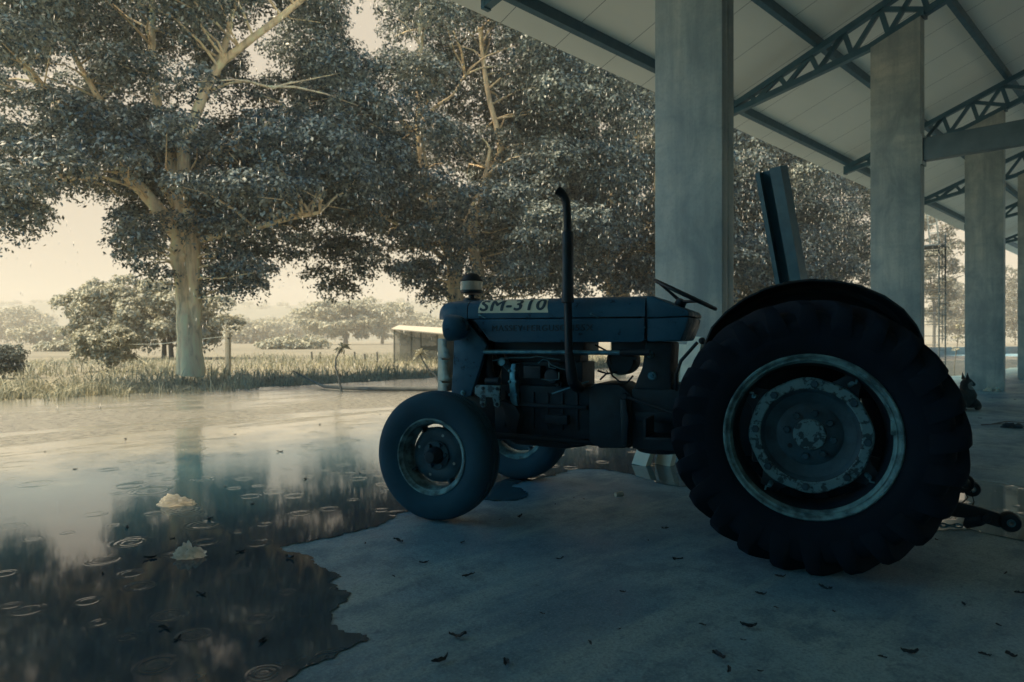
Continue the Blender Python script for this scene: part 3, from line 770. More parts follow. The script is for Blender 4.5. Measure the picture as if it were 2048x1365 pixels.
# ------------------------------------------------------------------ open shed (local x along the row, y outboard, z up)
SR = (.713, .701); SO = (1.374, 6.56)
SA = math.atan2(SR[1], SR[0])
def S2W(t, q): return (SO[0] + SR[0]*t - SR[1]*q, SO[1] + SR[1]*t + SR[0]*q)
def W2S(X, Y):
    dx, dy = X-SO[0], Y-SO[1]; return (dx*SR[0]+dy*SR[1], -dx*SR[1]+dy*SR[0])
SH = thing('open_shed', 'open sided steel shed with broad grey columns, lattice trusses and pale panel roof', 'shed', (SO[0], SO[1], 0), SA)
SL = .385
def top_z(q): return 6.35 - SL*q            # top chord upper face
def bot_z(q): return 5.71 - SL*q if q <= 0 else 5.71 - .205*q
for k in range(0, 7):
    t = 6.0*k
    m = MB()
    # two lipped channels welded into a box: narrow faces show the seam
    poly = [(0, 0), (.215, 0), (.215, -.70), (0, -.70)]
    zt = lambda q: bot_z(q) - .002
    for x0, x1 in ((0, .1065), (.1105, .217)):
        vs = [(t+x0, 0, 0), (t+x1, 0, 0), (t+x1, -.70, 0), (t+x0, -.70, 0), (t+x0, 0, zt(0)), (t+x1, 0, zt(0)), (t+x1, -.70, zt(-.7)), (t+x0, -.70, zt(-.7))]
        m.add(vs, [(0,3,2,1),(4,5,6,7),(0,1,5,4),(1,2,6,5),(2,3,7,6),(3,0,4,7)])
    cb = m.box((t+.09, -.692, 0), (t+.125, -.008, 5.6)).build('column', 'column_steel', SH, bevel=.006)
    if k > 0: MB().box((t-.002, -.704, 1.18), (t+.219, .004, 1.186)).build('weld_band', 'column_steel', cb)
def truss(k):
    t = 6.0*k + .11
    m = MB()
    w, h = .11, .10
    qi = -7.45
    m.bar((t, 2.54, top_z(2.54)-h/2), (t, qi, top_z(qi)-h/2), w, h)
    m.bar((t, 2.54, bot_z(2.54)+h/2), (t, .0, bot_z(0)+h/2), w, h)
    m.bar((t, .02, bot_z(0)+h/2), (t, qi, bot_z(qi)+h/2), w, h)
    m.box((t-w/2-.004, 2.50, bot_z(2.54)-.01), (t+w/2+.004, 2.56, top_z(2.54)+.004))
    m.box((t-.115, -.74, bot_z(-.70)-.0), (t+.115, -.70, bot_z(-.70)+.07))
    tr = m.build('truss', 'roof_steel', SH)
    i = 0; qs = []
    q = 2.05
    while q > -7.2: qs.append(q); q -= .54
    for j, q in enumerate(qs):
        zt_, q2 = top_z(q)-h*.8, q+.10
        q2 = q - .12
        a = Vector((t, q, zt_)); b = Vector((t, q2, bot_z(q2)+h*.8))
        if (b-a).length > .08: MB().bar(a, b, .075, .055, (1, 0, 0)).build('web_member', 'roof_steel', tr)
        if q > .3: q3 = q + .42
        else: q3 = q - .66
        c = Vector((t, q3, bot_z(q3)+h*.75))
        if q3 < 2.3 and q3 > -7.3: MB().bar(a, c, .074, .055, (1, 0, 0)).build('web_member', 'roof_steel', tr)
        if -.9 < q < .6:
            q4 = q + .42; MB().bar(a, Vector((t, q4, bot_z(q4)+h*.75)), .073, .055, (1, 0, 0)).build('web_member', 'roof_steel', tr)
    return tr
for k in range(0, 6): truss(k)
t0, t1 = -30.0, 38.0
pq = [2.47 - 1.61*i for i in range(7)]
for q in pq:
    z = top_z(q)
    m = MB().box((t0, q-.035, z-.004), (t1, q-.028, z+.15)).box((t0, q-.0279, z+.143), (t1, q+.035, z+.15)).box((t0, q-.0279, z-.004), (t1, q+.035, z+.003)).box((t0, q+.030, z+.0031), (t1, q+.035, z+.02))
    sh = SL; m.v = [(x, y, zz - (y-q)*sh) for x, y, zz in m.v]
    m.build('purlin', 'roof_steel', SH)
und = lambda q: top_z(q) + .153
m = MB()
for qa, qb, sg in ((2.95, -7.6, 1),):
    m.add([(t0, qa, und(qa)), (t1, qa, und(qa)), (t1, qb, und(qb)), (t0, qb, und(qb)), (t0, qa, und(qa)+.04), (t1, qa, und(qa)+.04), (t1, qb, und(qb)+.04), (t0, qb, und(qb)+.04)], [(0,1,2,3),(7,6,5,4),(0,4,5,1),(1,5,6,2),(2,6,7,3),(3,7,4,0)])
m.build('roof_sheet', 'roof_panel', SH, smooth=0)
zr = und(-7.6)
MB().add([(t0, -7.601, zr), (t1, -7.601, zr), (t1, -18.2, zr-4.08), (t0, -18.2, zr-4.08), (t0, -7.601, zr+.04), (t1, -7.601, zr+.04), (t1, -18.2, zr-4.04), (t0, -18.2, zr-4.04)], [(0,1,2,3),(7,6,5,4),(0,4,5,1),(1,5,6,2),(2,6,7,3),(3,7,4,0)]).build('roof_sheet', 'roof_panel', SH, smooth=0)
MB().box((t0, -15.3, 0), (5.5, -15.1, 5.6)).build('rear_light_block', 'wall_block', SH)  # unseen wall added against light from behind, cut short for far daylight
MB().box((t0-.2, -15.0, 0), (t0, 2.9, 5.2)).build('end_light_block', 'wall_block', SH)  # unseen closure added to stop light entering from the end behind the camera
tb = 6.0
MB().box((tb+.03, -15.0, 3.80), (tb+.19, -.71, 4.14)).build('tie_beam', 'beam_shaded', SH, bevel=.006)
MB().box((tb+.0, -.725, 3.74), (tb+.217, -.702, 4.2)).build('beam_plate', 'column_steel', SH)

# steel channels leaning about
def channel(name, label, foot, top, web, lip, mat, facing, group=None, lipw=.03):
    """lipped C section from foot to top; facing = direction the open side looks to"""
    p = Vector(foot); q = Vector(top); d = (q-p); Lh = d.length; d.normalize()
    f = Vector(facing); f = (f - d*f.dot(d)).normalized(); s_ = d.cross(f)
    th = .006; w = web/2
    prof = [(-w, lip), (-w+.4*lipw, lip), (-w+.4*lipw, lip-th), (-w+th, lip-th), (-w+th, th), (w-th, th), (w-th, lip-th), (w-lipw, lip-th), (w-lipw, lip), (w, lip), (w, 0), (-w, 0)]
    m = MB(); n = len(prof)
    vs = [s_*a + f*b for a, b in prof]
    m.add([tuple(v) for v in vs] + [tuple(v + d*Lh) for v in vs], [(i, (i+1) % n, n+(i+1) % n, n+i) for i in range(n)] + [(0,1,2,3), (0,3,4,11), (4,5,10,11), (5,6,9,10), (6,7,8,9)] + [tuple(n+i for i in fc[::-1]) for fc in [(0,1,2,3), (0,3,4,11), (4,5,10,11), (5,6,9,10), (6,7,8,9)]])
    o = m.build(name, mat, loc=p, smooth=0)
    return tag(o, label, 'steel channel', group)
tp = world_at(1549, 338, 5.15); ft = world_at(1664, 680, 5.35); ft.z = 0
ft = Vector((2.50, 5.35, 0.012))
channel('leaning_channel', 'tall steel channel with a dark hollow leaning behind the tractor mudguard', ft, tp, .20, .115, 'channel_steel', (-.74, -.67, -.1), lipw=.085)
for px, tx, w_, lab in ((1277, 1352, .30, 'short pale steel channel leaning on the first column, farther from the tractor wheel'), (1325, 1366, .05, 'short pale steel channel leaning on the first column, nearer the tractor wheel')):
    gx, gy = ground_at(px, 932)
    ft = Vector((gx, gy, .006))
    ti, q = W2S(gx, gy)
    wx, wy = S2W(-.012, q-.06)
    channel('short_channel', lab, ft, (wx, wy, 1.13 if px > 1300 else 1.06), .145, .07, 'channel_pale', (SR[0], SR[1], .2), 'short pale channels leaning on the first column')

# ------------------------------------------------------------------ ground
def irregular(pts, step, amp, seed, closed=True):
    out = []; n = len(pts)
    for i in range(n if closed else n-1):
        a = Vector((*pts[i], 0)); b = Vector((*pts[(i+1) % n], 0)); L_ = (b-a).length; k = max(1, int(L_/step))
        nr = Vector((-(b-a).y, (b-a).x, 0)).normalized()
        for j in range(k):
            p = a.lerp(b, j/k)
            if j or amp: p = p + nr*amp*(mnoise.noise(Vector((p.x*3+seed, p.y*3, seed))) + .6*mnoise.noise(Vector((p.x*11+seed, p.y*11, seed))) + .40*mnoise.noise(Vector((p.x*27, p.y*27+seed, seed))) + .28*mnoise.noise(Vector((p.x*60, p.y*60+seed, seed))))
            out.append((p.x, p.y))
    return out
def soften(pts):
    o = []
    for i in range(len(pts)):
        a = pts[max(0, i-1)]; b = pts[i]; c = pts[min(len(pts)-1, i+1)]
        o += [(b[0]+(a[0]-b[0])*.25, b[1]+(a[1]-b[1])*.25), (b[0]+(c[0]-b[0])*.25, b[1]+(c[1]-b[1])*.25)] if 0 < i < len(pts)-1 else [b]
    return o
def sheet(name, pts, z, mat, parent_frame=False):
    bm = bmesh.new(); vs = [bm.verts.new((x, y, z)) for x, y in pts]
    es = [bm.edges.new((vs[i], vs[(i+1) % len(vs)])) for i in range(len(vs))]
    bmesh.ops.triangle_fill(bm, use_beauty=True, use_dissolve=False, edges=es)
    for f in bm.faces:
        if f.normal.z < 0: f.normal_flip()
    me = bpy.data.meshes.new(name); bm.to_mesh(me); bm.free(); me.materials.append(M[mat])
    o = bpy.data.objects.new(name, me); C.objects.link(o)
    return o
gs = 880
m = MB().add([(-gs, -40, -.07), (gs, -40, -.07), (gs, 970, -.07), (-gs, 970, -.07)], [(0,1,2,3)])
tag(m.build('ground', 'field', smooth=0), kind='structure')
# slab: in the shed frame, thick, outer edge wavering along the grass
edge = [(-34, 11.2), (-20, 11.2), (-12, 11.3), (-9, 11.2), (-6.5, 10.7), (-4, 11.0), (0, 10.6), (4, 10.9), (8, 11.6), (14, 11.8), (24, 11.8), (40, 11.6), (60, 11.6)]
poly = irregular([W for W in edge], .35, .22, 5.0, closed=False) + [(60, 11.6), (60, -20), (-34, -20)]
slab = sheet('concrete_slab', poly, 0, 'concrete_slab'); slab.location = (SO[0], SO[1], 0); slab.rotation_euler = (0, 0, SA); tag(slab, kind='structure')
# water: traced dry edge under the roof, then out to the grass
px_edge = [(590, 1365), (606, 1340), (640, 1330), (700, 1300), (752, 1276), (690, 1262), (650, 1240), (668, 1215), (705, 1190), (672, 1165), (704, 1150), (640, 1135), (625, 1112), (590, 1106), (552, 1096), (600, 1090), (690, 1070), (745, 1058), (778, 1044), (786, 1030), (830, 1022), (900, 1004), (965, 1001), (1000, 1004), (1040, 1001), (1062, 990), (1048, 979), (1022, 973), (1060, 963), (1130, 944), (1180, 936), (1250, 944), (1300, 962), (1345, 975), (1400, 976), (1450, 968)]
wpts = [ground_at(*p) for p in px_edge]
last = wpts[-1]; tl, ql = W2S(*last)
first = wpts[0]
more = [S2W(tl+.8, ql+.9), S2W(tl+3, 1.6), S2W(8, 1.2), S2W(14, 1.8), S2W(22, 1.5), S2W(36, 2.0), S2W(50, 2), S2W(50, 12.4), S2W(24, 12.4), S2W(14, 12.4), S2W(8, 12.2), S2W(4, 11.6), S2W(0, 11.4), S2W(-4, 11.7), S2W(-6.5, 11.5), S2W(-9, 11.9), S2W(-12, 12.0), S2W(-20, 11.9), S2W(-20, -1.0), (-1.9, 1.0), (-1.2, 1.9)]
near = irregular(soften(soften(wpts)), .012, .05, 2.0, closed=False) + [wpts[-1]]
far = irregular(more, .4, .25, 8.0, closed=False) + [more[-1]]
w = [W2S(*p) for p in near + far]
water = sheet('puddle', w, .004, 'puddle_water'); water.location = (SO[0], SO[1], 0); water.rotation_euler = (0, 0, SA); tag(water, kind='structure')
p2 = [(1560, 1010), (1700, 985), (1800, 968), (1900, 958), (1950, 961), (2048, 976), (2200, 985), (2330, 1010), (2250, 1070), (2120, 1092), (2048, 1082), (1990, 1072), (1940, 1060), (1890, 1062), (1800, 1066), (1700, 1055), (1600, 1040)]
w = irregular([W2S(*ground_at(*p)) for p in p2], .03, .03, 4.0)
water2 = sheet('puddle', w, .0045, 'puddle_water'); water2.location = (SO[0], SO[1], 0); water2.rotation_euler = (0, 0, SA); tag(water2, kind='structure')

# ------------------------------------------------------------------ foliage
rng = np.random.default_rng(11)
def leaves(centers, radii, counts, size, flat=.72, up=.5, droop=.35, spread=(.62, 1.0)):
    """leaf quads scattered through shells round each clump centre"""
    N = int(sum(counts))
    idx = np.repeat(np.arange(len(counts)), counts)
    c = np.asarray(centers)[idx]; r = np.asarray(radii)[idx]
    d = rng.normal(size=(N, 3)); d[:, 2] = np.abs(d[:, 2])*np.where(rng.random(N) < .86, 1, -.7) + .1; d /= np.linalg.norm(d, axis=1)[:, None]
    rad = r * (spread[0] + (spread[1]-spread[0])*rng.random(N)**.6)
    lump = 1 + .28*np.sin(d[:, 0]*5.1 + idx*1.7)*np.cos(d[:, 1]*4.3 + idx*2.3)
    p = c + d*(rad*lump)[:, None]*np.array([1, 1, flat])
    nrm = d*.75 + np.array([0, 0, up]) + rng.normal(size=(N, 3))*.55
    nrm /= np.linalg.norm(nrm, axis=1)[:, None]
    a = rng.normal(size=(N, 3)) + d*.5; a[:, 2] -= droop*1.3
    a -= nrm*np.sum(a*nrm, axis=1)[:, None]; a /= np.linalg.norm(a, axis=1)[:, None]
    b = np.cross(nrm, a)
    ln = size*(.7+.6*rng.random(N))[:, None]; wd = ln*.5
    v = np.empty((N, 4, 3))
    v[:, 0] = p - a*ln*.5; v[:, 2] = p + a*ln*.5 - nrm*ln*.12
    v[:, 1] = p + b*wd*.5 + nrm*ln*.05; v[:, 3] = p - b*wd*.5 + nrm*ln*.05
    return v
def px_poly_limit(pts, px):
    for (a, ya), (b, yb) in zip(pts, pts[1:]):
        if a <= px <= b: return ya + (yb-ya)*(px-a)/(b-a)
    return pts[0][1] if px < pts[0][0] else pts[-1][1]
def crown_blobs(center, rad, n, rmin, rmax, low, seed, excl=(), shell=.25, tries=9, spec=(), d0=0):
    lim = []
    for pts, rads, dz in spec:
        for (xa, ya), (xb, yb) in zip(pts, pts[1:]):
            for u in (0, .25, .5, .75): lim.append((xa+(xb-xa)*u, ya+(yb-ya)*u, d0 + dz*.5))
    rnd = random.Random(seed); out = []
    k = 0
    while len(out) < n and k < n*60:
        k += 1
        d = Vector((rnd.gauss(0, 1), rnd.gauss(0, 1), rnd.gauss(0, 1))).normalized()
        f = (shell + (1-shell)*rnd.random())**.5
        p = Vector((center[0]+d.x*rad[0]*f, center[1]+d.y*rad[1]*f, center[2]+d.z*rad[2]*f))
        r = rmin + (rmax-rmin)*rnd.random()**1.5
        px = CX + FPX*p.x/p.y; py = HY - FPX*(p.z-EYE)/p.y; rp = r*FPX/p.y
        if low and py + rp*.8 > px_poly_limit(low, px): continue
        if any(x0-rp*.8 < px < x1+rp*.8 and y0-rp*.8 < py < y1+rp*.8 for x0, y0, x1, y1 in excl): continue
        if p.y < d0 + 2.0 and rnd.random() < .45 and any(math.hypot(px-a, py-b) < rp*.85 for a, b, dd in lim if p.y < dd + .3): continue
        if any((p-q).length < (r+s)*.42 for q, s in out): continue
        out.append((p, r))
    return out
def limbs(specs, d0, n=10, lob=False):
    m = MB()
    for pts, rads, dz in specs:
        ps = []
        for i, (x, y) in enumerate(pts):
            f = i/max(1, len(pts)-1); ps.append(world_at(x, y, d0 + dz*f))
        if isinstance(rads, tuple): rr = [rads[0] + (rads[1]-rads[0])*i/(len(ps)-1) for i in range(len(ps))]
        else: rr = rads
        # resample smoothly
        fp = []; fr = []
        for i in range(len(ps)-1):
            p0 = ps[max(0, i-1)]; p1 = ps[i]; p2_ = ps[i+1]; p3 = ps[min(len(ps)-1, i+2)]
            for k in range(4):
                t = k/4
                fp.append(.5*((2*p1) + (p2_-p0)*t + (2*p0-5*p1+4*p2_-p3)*t*t + (3*p1-p0-3*p2_+p3)*t**3))
                fr.append(rr[i] + (rr[i+1]-rr[i])*t)
        fp.append(ps[-1]); fr.append(rr[-1])
        fp = [p + Vector((mnoise.noise(p*1.7), mnoise.noise(p*1.7+Vector((9, 0, 0))), 0))*.35*r for p, r in zip(fp, fr)]
        m.tube(fp, fr, 14 if lob and rr[0] > .2 else n, lobes=(lambda th, i: 1 + .10*math.sin(3*th+i*.12) + .05*math.sin(5*th+i*.3)) if rr[0] > .2 else None)
    return m
def rand_twigs(m, blobs, stem_pts, r0, seed, gap=(100, 400, 215, 600)):
    """thin branches from the nearest limb point out to a clump"""
    rnd = random.Random(seed); used = {}
    for p, r in blobs:
        if rnd.random() < .3: continue
        near = sorted(stem_pts, key=lambda s_: (s_-p).length + max(0, s_.z-p.z)*1.2)[:3]
        q = rnd.choice(near)
        if (q-p).length > 3.0 or used.get(tuple(q), 0) > 2: continue
        used[tuple(q)] = used.get(tuple(q), 0) + 1
        if any(gap[0] < CX+FPX*e.x/e.y < gap[2] and gap[1] < HY-FPX*(e.z-EYE)/e.y < gap[3] for e in (q.lerp(p, .3), q.lerp(p, .6), q.lerp(p, .85))): continue
        mid = q.lerp(p, .5) + Vector((rnd.uniform(-.3, .3), rnd.uniform(-.3, .3), rnd.uniform(-.1, .3)))
        m.tube([q, q.lerp(mid, .5)+Vector((rnd.uniform(-.1, .1), rnd.uniform(-.1, .1), .05)), mid, p], [r0, r0*.8, r0*.55, r0*.2], 6)
def move_origin(o, org):
    o.data.transform(Matrix.Translation(-org)); o.location = (0, 0, 0)
def tree(name, label, cat, d0, base_px, specs, blobs, leaf_n, leaf_size, lm, group, twr=.03, seed=1, lob=True, bark='bark', **kw):
    org = world_at(base_px, 680, d0); org.z = -.07
    root = thing(name, label, cat, org, 0, group)
    m = limbs(specs, d0, lob=lob)
    stems = []
    for pts, rads, dz in specs:
        for i, (x, y) in enumerate(pts):
            stems.append(world_at(x, y, d0 + dz*i/max(1, len(pts)-1)))
            if i: stems += [world_at(pts[i-1][0]+(x-pts[i-1][0])*u, pts[i-1][1]+(y-pts[i-1][1])*u, d0+dz*(i-1+u)/max(1, len(pts)-1)) for u in (.25, .5, .75)]
    stems = [s_ for s_ in stems if s_.z > 2.0] or stems
    rand_twigs(m, blobs, stems, twr, seed)
    tr = m.build('trunk', bark, root, smooth=60, recalc=False); move_origin(tr, org)
    w_ = np.array([r**2 for p, r in blobs]); cnt = np.maximum(30, (leaf_n*w_/w_.sum())).astype(int)
    v = leaves([tuple(p) for p, r in blobs], [r for p, r in blobs], cnt, leaf_size, **kw) - np.array(org)
    quads('crown', v, lm, root)
    return root
LOW1 = [(-200, 525), (60, 520), (112, 455), (135, 428), (204, 424), (214, 520), (330, 585), (430, 625), (500, 628), (552, 580), (570, 500), (760, 470)]
spec1 = [([(380, 750), (378, 690), (375, 620), (376, 560), (368, 500), (362, 425)], [.34, .29, .27, .285, .27, .22], 0),
         ([(380, 730), (390, 640), (391, 560), (385, 480), (380, 418)], [.04, .15, .20, .19, .16], -.16),
         ([(352, 530), (366, 520), (372, 505)], [.16, .17, .1], -.25),
         ([(366, 500), (335, 445), (262, 358), (180, 280), (75, 165), (0, 50), (-70, -60)], (.19, .07), -1.2),
         ([(364, 440), (340, 300), (312, 195), (302, 60), (308, -80)], (.17, .05), .4),
         ([(372, 430), (366, 300), (380, 255), (425, 150), (480, 97), (590, 12), (660, -50)], (.17, .05), -.6),
         ([(432, 150), (468, 20), (490, -80)], (.09, .04), .6),
         ([(388, 482), (440, 472), (490, 463), (570, 440), (640, 425)], (.09, .04), -.8),
         ([(262, 372), (200, 356), (120, 362), (45, 380)], (.045, .02), -.6),
         ([(405, 190), (455, 168), (500, 165), (545, 177)], (.035, .015), -1.0),
         ([(372, 440), (400, 330), (520, 260), (640, 180)], (.13, .05), 2.5),
         ([(368, 440), (300, 330), (200, 200), (120, 60)], (.13, .05), 2.5)]
c1 = world_at(345, 170, 17.2)
bl = crown_blobs((c1.x, c1.y, 7.6), (5.6, 4.8, 6.4), 230, .5, 1.0, LOW1, 21, spec=spec1, d0=17.0, excl=((110, 440, 205, 600), (505, 60, 580, 130), (728, -20, 750, 70)))
bl += crown_blobs((c1.x-.1, c1.y-.3, 4.2), (5.2, 3.6, 2.6), 90, .4, .8, LOW1, 22, spec=spec1, d0=17.0, excl=((110, 430, 206, 600), (335, 425, 410, 700)))
bl += crown_blobs((c1.x, c1.y+1.5, 7.8), (6.0, 3.4, 5.8), 110, .6, 1.0, LOW1, 23, spec=spec1, d0=17.0, excl=((110, 440, 205, 600), (505, 60, 580, 130), (728, -20, 750, 70)))
bl += [(world_at(px, py, 16.6 + .5*math.sin(px)), .42 + .1*math.sin(py)) for px, py in ((430, 585), (470, 590), (505, 570), (535, 545), (450, 555), (250, 520), (290, 545), (320, 560), (270, 480))]
tree('shade_tree', 'large leafy tree with a thick pale fluted trunk standing alone at the grass edge', 'tree', 17.0, 378, spec1, bl, 300000, .105, 'leaf', 'row of big shade trees along the yard', .035, 5)
LOW2 = [(500, 520), (570, 545), (640, 600), (690, 632), (735, 590), (768, 520), (800, 585), (830, 612), (880, 640), (1400, 640)]
spec2 = [([(916, 760), (914, 690), (910, 600), (906, 535)], [.36, .29, .28, .23], 0),
         ([(906, 540), (888, 480), (860, 390), (840, 290), (838, 190), (842, 60), (848, -80)], (.20, .06), -.5),
         ([(914, 560), (925, 480), (945, 415), (966, 372), (980, 300)], (.15, .05), -.4),
         ([(838, 275), (800, 238), (742, 172), (690, 120)], (.10, .04), -.8),
         ([(838, 250), (870, 215), (905, 190), (930, 150)], (.07, .03), -.8),
         ([(838, 292), (770, 288), (690, 292)], (.045, .02), -1.2),
         ([(904, 530), (850, 488), (805, 455), (740, 420)], (.10, .04), 1.0),
         ([(956, 620), (954, 540), (944, 470), (960, 380), (1000, 300), (975, 180), (960, 60)], (.21, .06), 1.2)]
c2 = world_at(940, 150, 23.2)
bl = crown_blobs((c2.x, c2.y, 8.6), (6.4, 5.2, 6.6), 215, .6, 1.25, LOW2, 31, spec=spec2, d0=23.0, excl=((728, -20, 750, 70), (760, 560, 800, 640)))
bl += crown_blobs((c2.x, c2.y-.5, 4.6), (6.2, 4.5, 3.2), 100, .5, .95, LOW2, 32, spec=spec2, d0=23.0, excl=((880, 500, 945, 700),))
bl += crown_blobs((c2.x-.6, c2.y+1.0, 9.4), (6.6, 3.6, 5.4), 90, .6, 1.15, LOW2, 33, spec=spec2, d0=23.0, excl=((728, -20, 750, 70),))
bl += [(world_at(px, py, 22.0 + .6*math.sin(px)), .62 + .1*math.sin(py)) for px, py in ((590, 520), (640, 560), (680, 585), (712, 560), (735, 540), (690, 530), (650, 515), (610, 490), (800, 545), (840, 575), (870, 600), (850, 540))]
tree('shade_tree', 'tall leafy tree forking into two pale stems behind the tractor bonnet', 'tree', 23.0, 914, spec2, bl, 260000, .125, 'leaf', 'row of big shade trees along the yard', .04, 6)
spec3 = [([(1236, 720), (1236, 640), (1226, 590), (1214, 555), (1185, 530), (1150, 508), (1110, 450)], [.36, .30, .27, .22, .17, .14, .06], -.6),
         ([(1244, 640), (1250, 580), (1256, 520), (1290, 450), (1310, 400), (1320, 250)], (.27, .07), .2),
         ([(1225, 575), (1200, 480), (1240, 350), (1280, 250), (1285, 80)], (.18, .05), .4),
         ([(1160, 515), (1120, 500), (1080, 440)], (.08, .03), 0)]
c3 = world_at(1235, 200, 29.4)
bl = crown_blobs((c3.x, c3.y, 8.8), (6.4, 5.4, 6.6), 170, .7, 1.5, [(700, 640), (1010, 635), (1180, 600), (1200, 640), (1800, 640)], 41)
bl += crown_blobs((c3.x, c3.y-.5, 4.6), (6.2, 4.8, 3.0), 80, .5, .95, [(700, 640), (1010, 640), (1060, 600), (1150, 575), (1270, 560), (1300, 640), (1800, 640)], 42)
t3 = tree('shade_tree', 'leafy tree with a low crooked fork, third along the row, beside the first shed column', 'tree', 29.4, 1238, spec3, bl, 150000, .165, 'leaf', 'row of big shade trees along the yard', .045, 7)
for i, (t_, rz, lab) in enumerate(((27.3, 2.1, 'leafy tree seen between the first and second shed columns, bushiest at its near side'), (36.5, 4.0, 'farthest leafy tree of the row, filling the gap before the second shed column'))):
    c = copy_tree(t3); x, y = S2W(t_, 14.0); c.location = (x, y, -.07); c.rotation_euler = (0, 0, rz); c['label'] = lab
    c.scale = (1, 1, 1.0 - .03*i)
# ------------------------------------------------------------------ things beyond the yard
def bg_tree(name, label, cat, px, y_top, half, d, n, size, lm, group=None, low=.25, blobs=40, seed=1, rmin=.5, rmax=1.1, trunks=1, trunk_px=None, flat=.75, depth=.7, centre=.55, shell=.2, bark='bark_dark', tw=.16):
    org = world_at(px, 680, d); org.z = -.07
    zt = EYE + (HY-y_top)/FPX*d; hw = half/FPX*d
    zc = zt*centre + low*(1-centre)
    b = crown_blobs((org.x, org.y, zc), (hw, hw*depth, max(.3, (zt-low)/2)), blobs, rmin, rmax, None, seed, shell=shell)
    root = thing(name, label, cat, org, 0, group)
    m = MB(); rnd = random.Random(seed)
    for k in range(trunks):
        bx = org.x + rnd.uniform(-.4, .4)*(trunks > 1) + ((trunk_px-px)/FPX*d if trunk_px else 0)
        st = [Vector((bx, org.y, -.07)), Vector((bx+rnd.uniform(-.2, .2), org.y, zc*.5)), Vector((org.x+rnd.uniform(-.5, .5)*hw*.4, org.y, zc))]
        m.tube(st, [tw, tw*.8, tw*.4], 8)
        rand_twigs(m, b[k::trunks], [st[1], st[2]], tw*.3, seed+k)
    o = m.build('trunk', bark, root, smooth=60, recalc=False); move_origin(o, org)
    w_ = np.array([r**2 for p, r in b]); cnt = np.maximum(12, (n*w_/w_.sum())).astype(int)
    v = leaves([tuple(p) for p, r in b], [r for p, r in b], cnt, size, flat=flat, droop=.6) - np.array(org)
    quads('crown', v, lm, root)
    return root
bg_tree('bushy_tree', 'broad low bushy tree spreading behind the thick pale trunk', 'tree', 298, 566, 172, 42, 34000, .24, 'leaf_bush', None, .4, 90, 51, .55, 1.15, 2, 335, depth=.6, centre=.5)
bg_tree('shrub', 'dark rounded shrub cut by the left edge of the photo', 'shrub', 8, 700, 38, 20.5, 5000, .09, 'leaf', None, .05, 26, 52, .18, .34, 1, tw=.03)
bg_tree('shrub', 'leafy shrub standing in front of the broad low bushy tree', 'shrub', 212, 652, 62, 25, 7000, .14, 'leaf_bush', None, .1, 34, 53, .25, .5, 1, tw=.05)
bg_tree('hazy_tree', 'hazy spreading tree behind the row of thin fence posts', 'tree', 690, 604, 96, 165, 16000, .85, 'leaf_bush', None, .8, 60, 54, 1.6, 3.0, 2, tw=.5, flat=.5)
bg_tree('hazy_tree', 'faint bare-topped tree rising behind the netted hut', 'tree', 765, 605, 62, 190, 5000, .9, 'leaf_bush', None, 1.0, 40, 55, 1.5, 2.8, 3, tw=.2)
G = 'pale bushes fading in the rain'
for i, (px, yt, hf, d, lab) in enumerate(((25, 628, 70, 95, 'faint tall bush at the far left below the hills'), (90, 660, 62, 62, 'pale bush between the dark shrub and the broad low tree'), (160, 668, 45, 75, 'pale bush glimpsed left of the broad low tree'), (500, 655, 50, 80, 'pale bush right of the thick trunk, beside the concrete post'), (556, 650, 60, 100, 'pale bush left of the hazy spreading tree'), (620, 632, 55, 140, 'faint far bush on the skyline left of the hazy spreading tree'), (430, 640, 60, 130, 'faint far bush hidden partly by the thick trunk'), (840, 640, 60, 90, 'pale bush behind the roof of the netted hut'), (150, 698, 60, 27, 'low pale scrub at the foot of the bush left of the broad low tree'), (585, 694, 58, 33, 'low pale scrub left of the thin fence posts'))):
    bg_tree('hazy_bush', lab, 'bush', px, yt, hf, d*2.6, 4200, .014*d, 'leaf_bush', G, .2, 40, 60+i, .030*d, .055*d, 1, tw=.08)
bg_tree('feathery_tree', 'pale tree with drooping sprays behind the scaffold tower', 'tree', 1868, 428, 52, 90, 9000, .4, 'leaf_pale', None, 2.0, 46, 71, .9, 1.6, 1, tw=.2, depth=.8)
bg_tree('hazy_bush', 'pale bush between the second and third shed columns', 'bush', 1915, 560, 50, 150, 7000, .6, 'leaf_pale', G, .3, 50, 72, 1.5, 2.8, 1, tw=.08)
bg_tree('hazy_bush', 'pale bush in the narrow gap right of the third shed column', 'bush', 2030, 545, 36, 150, 5000, .6, 'leaf_pale', G, .3, 40, 73, 1.5, 2.8, 1, tw=.08)

# hills with a far wood along them
m = MB(); n = 70; vs = []
for i in range(n+1):
    x = -700 + 1400*i/n
    hgt = 40 + 9*mnoise.noise(Vector((x*.006, 1, 0))) + 2.2*mnoise.noise(Vector((x*.05, 4, 0))) - max(0, (x+60))*.030
    hgt = max(hgt, 22)
    for d_, k in ((480, 0), (560, .45), (660, .85), (720, 1.0), (900, .8)):
        vs.append((x, d_ + 10*mnoise.noise(Vector((x*.02, d_, 2))), -.1 + hgt*k))
m.add(vs, [(i*5+k, (i+1)*5+k, (i+1)*5+k+1, i*5+k+1) for i in range(n) for k in range(4)])
hill = m.build('hills', 'hill', smooth=180); tag(hill, kind='structure')
cs = []; rs = []
rnd = random.Random(5)
for k in range(420):
    i = rnd.randrange(n); j = rnd.choice((1, 2, 3, 3)); p = vs[i*5+j]
    cs.append((p[0]+rnd.uniform(-4, 4), p[1]+rnd.uniform(-6, 6), p[2]+.6)); rs.append(rnd.uniform(2.6, 5.5))
wood = quads('far_woods', leaves(cs, rs, [50]*len(cs), 2.4), 'leaf_bush'); tag(wood, kind='stuff')
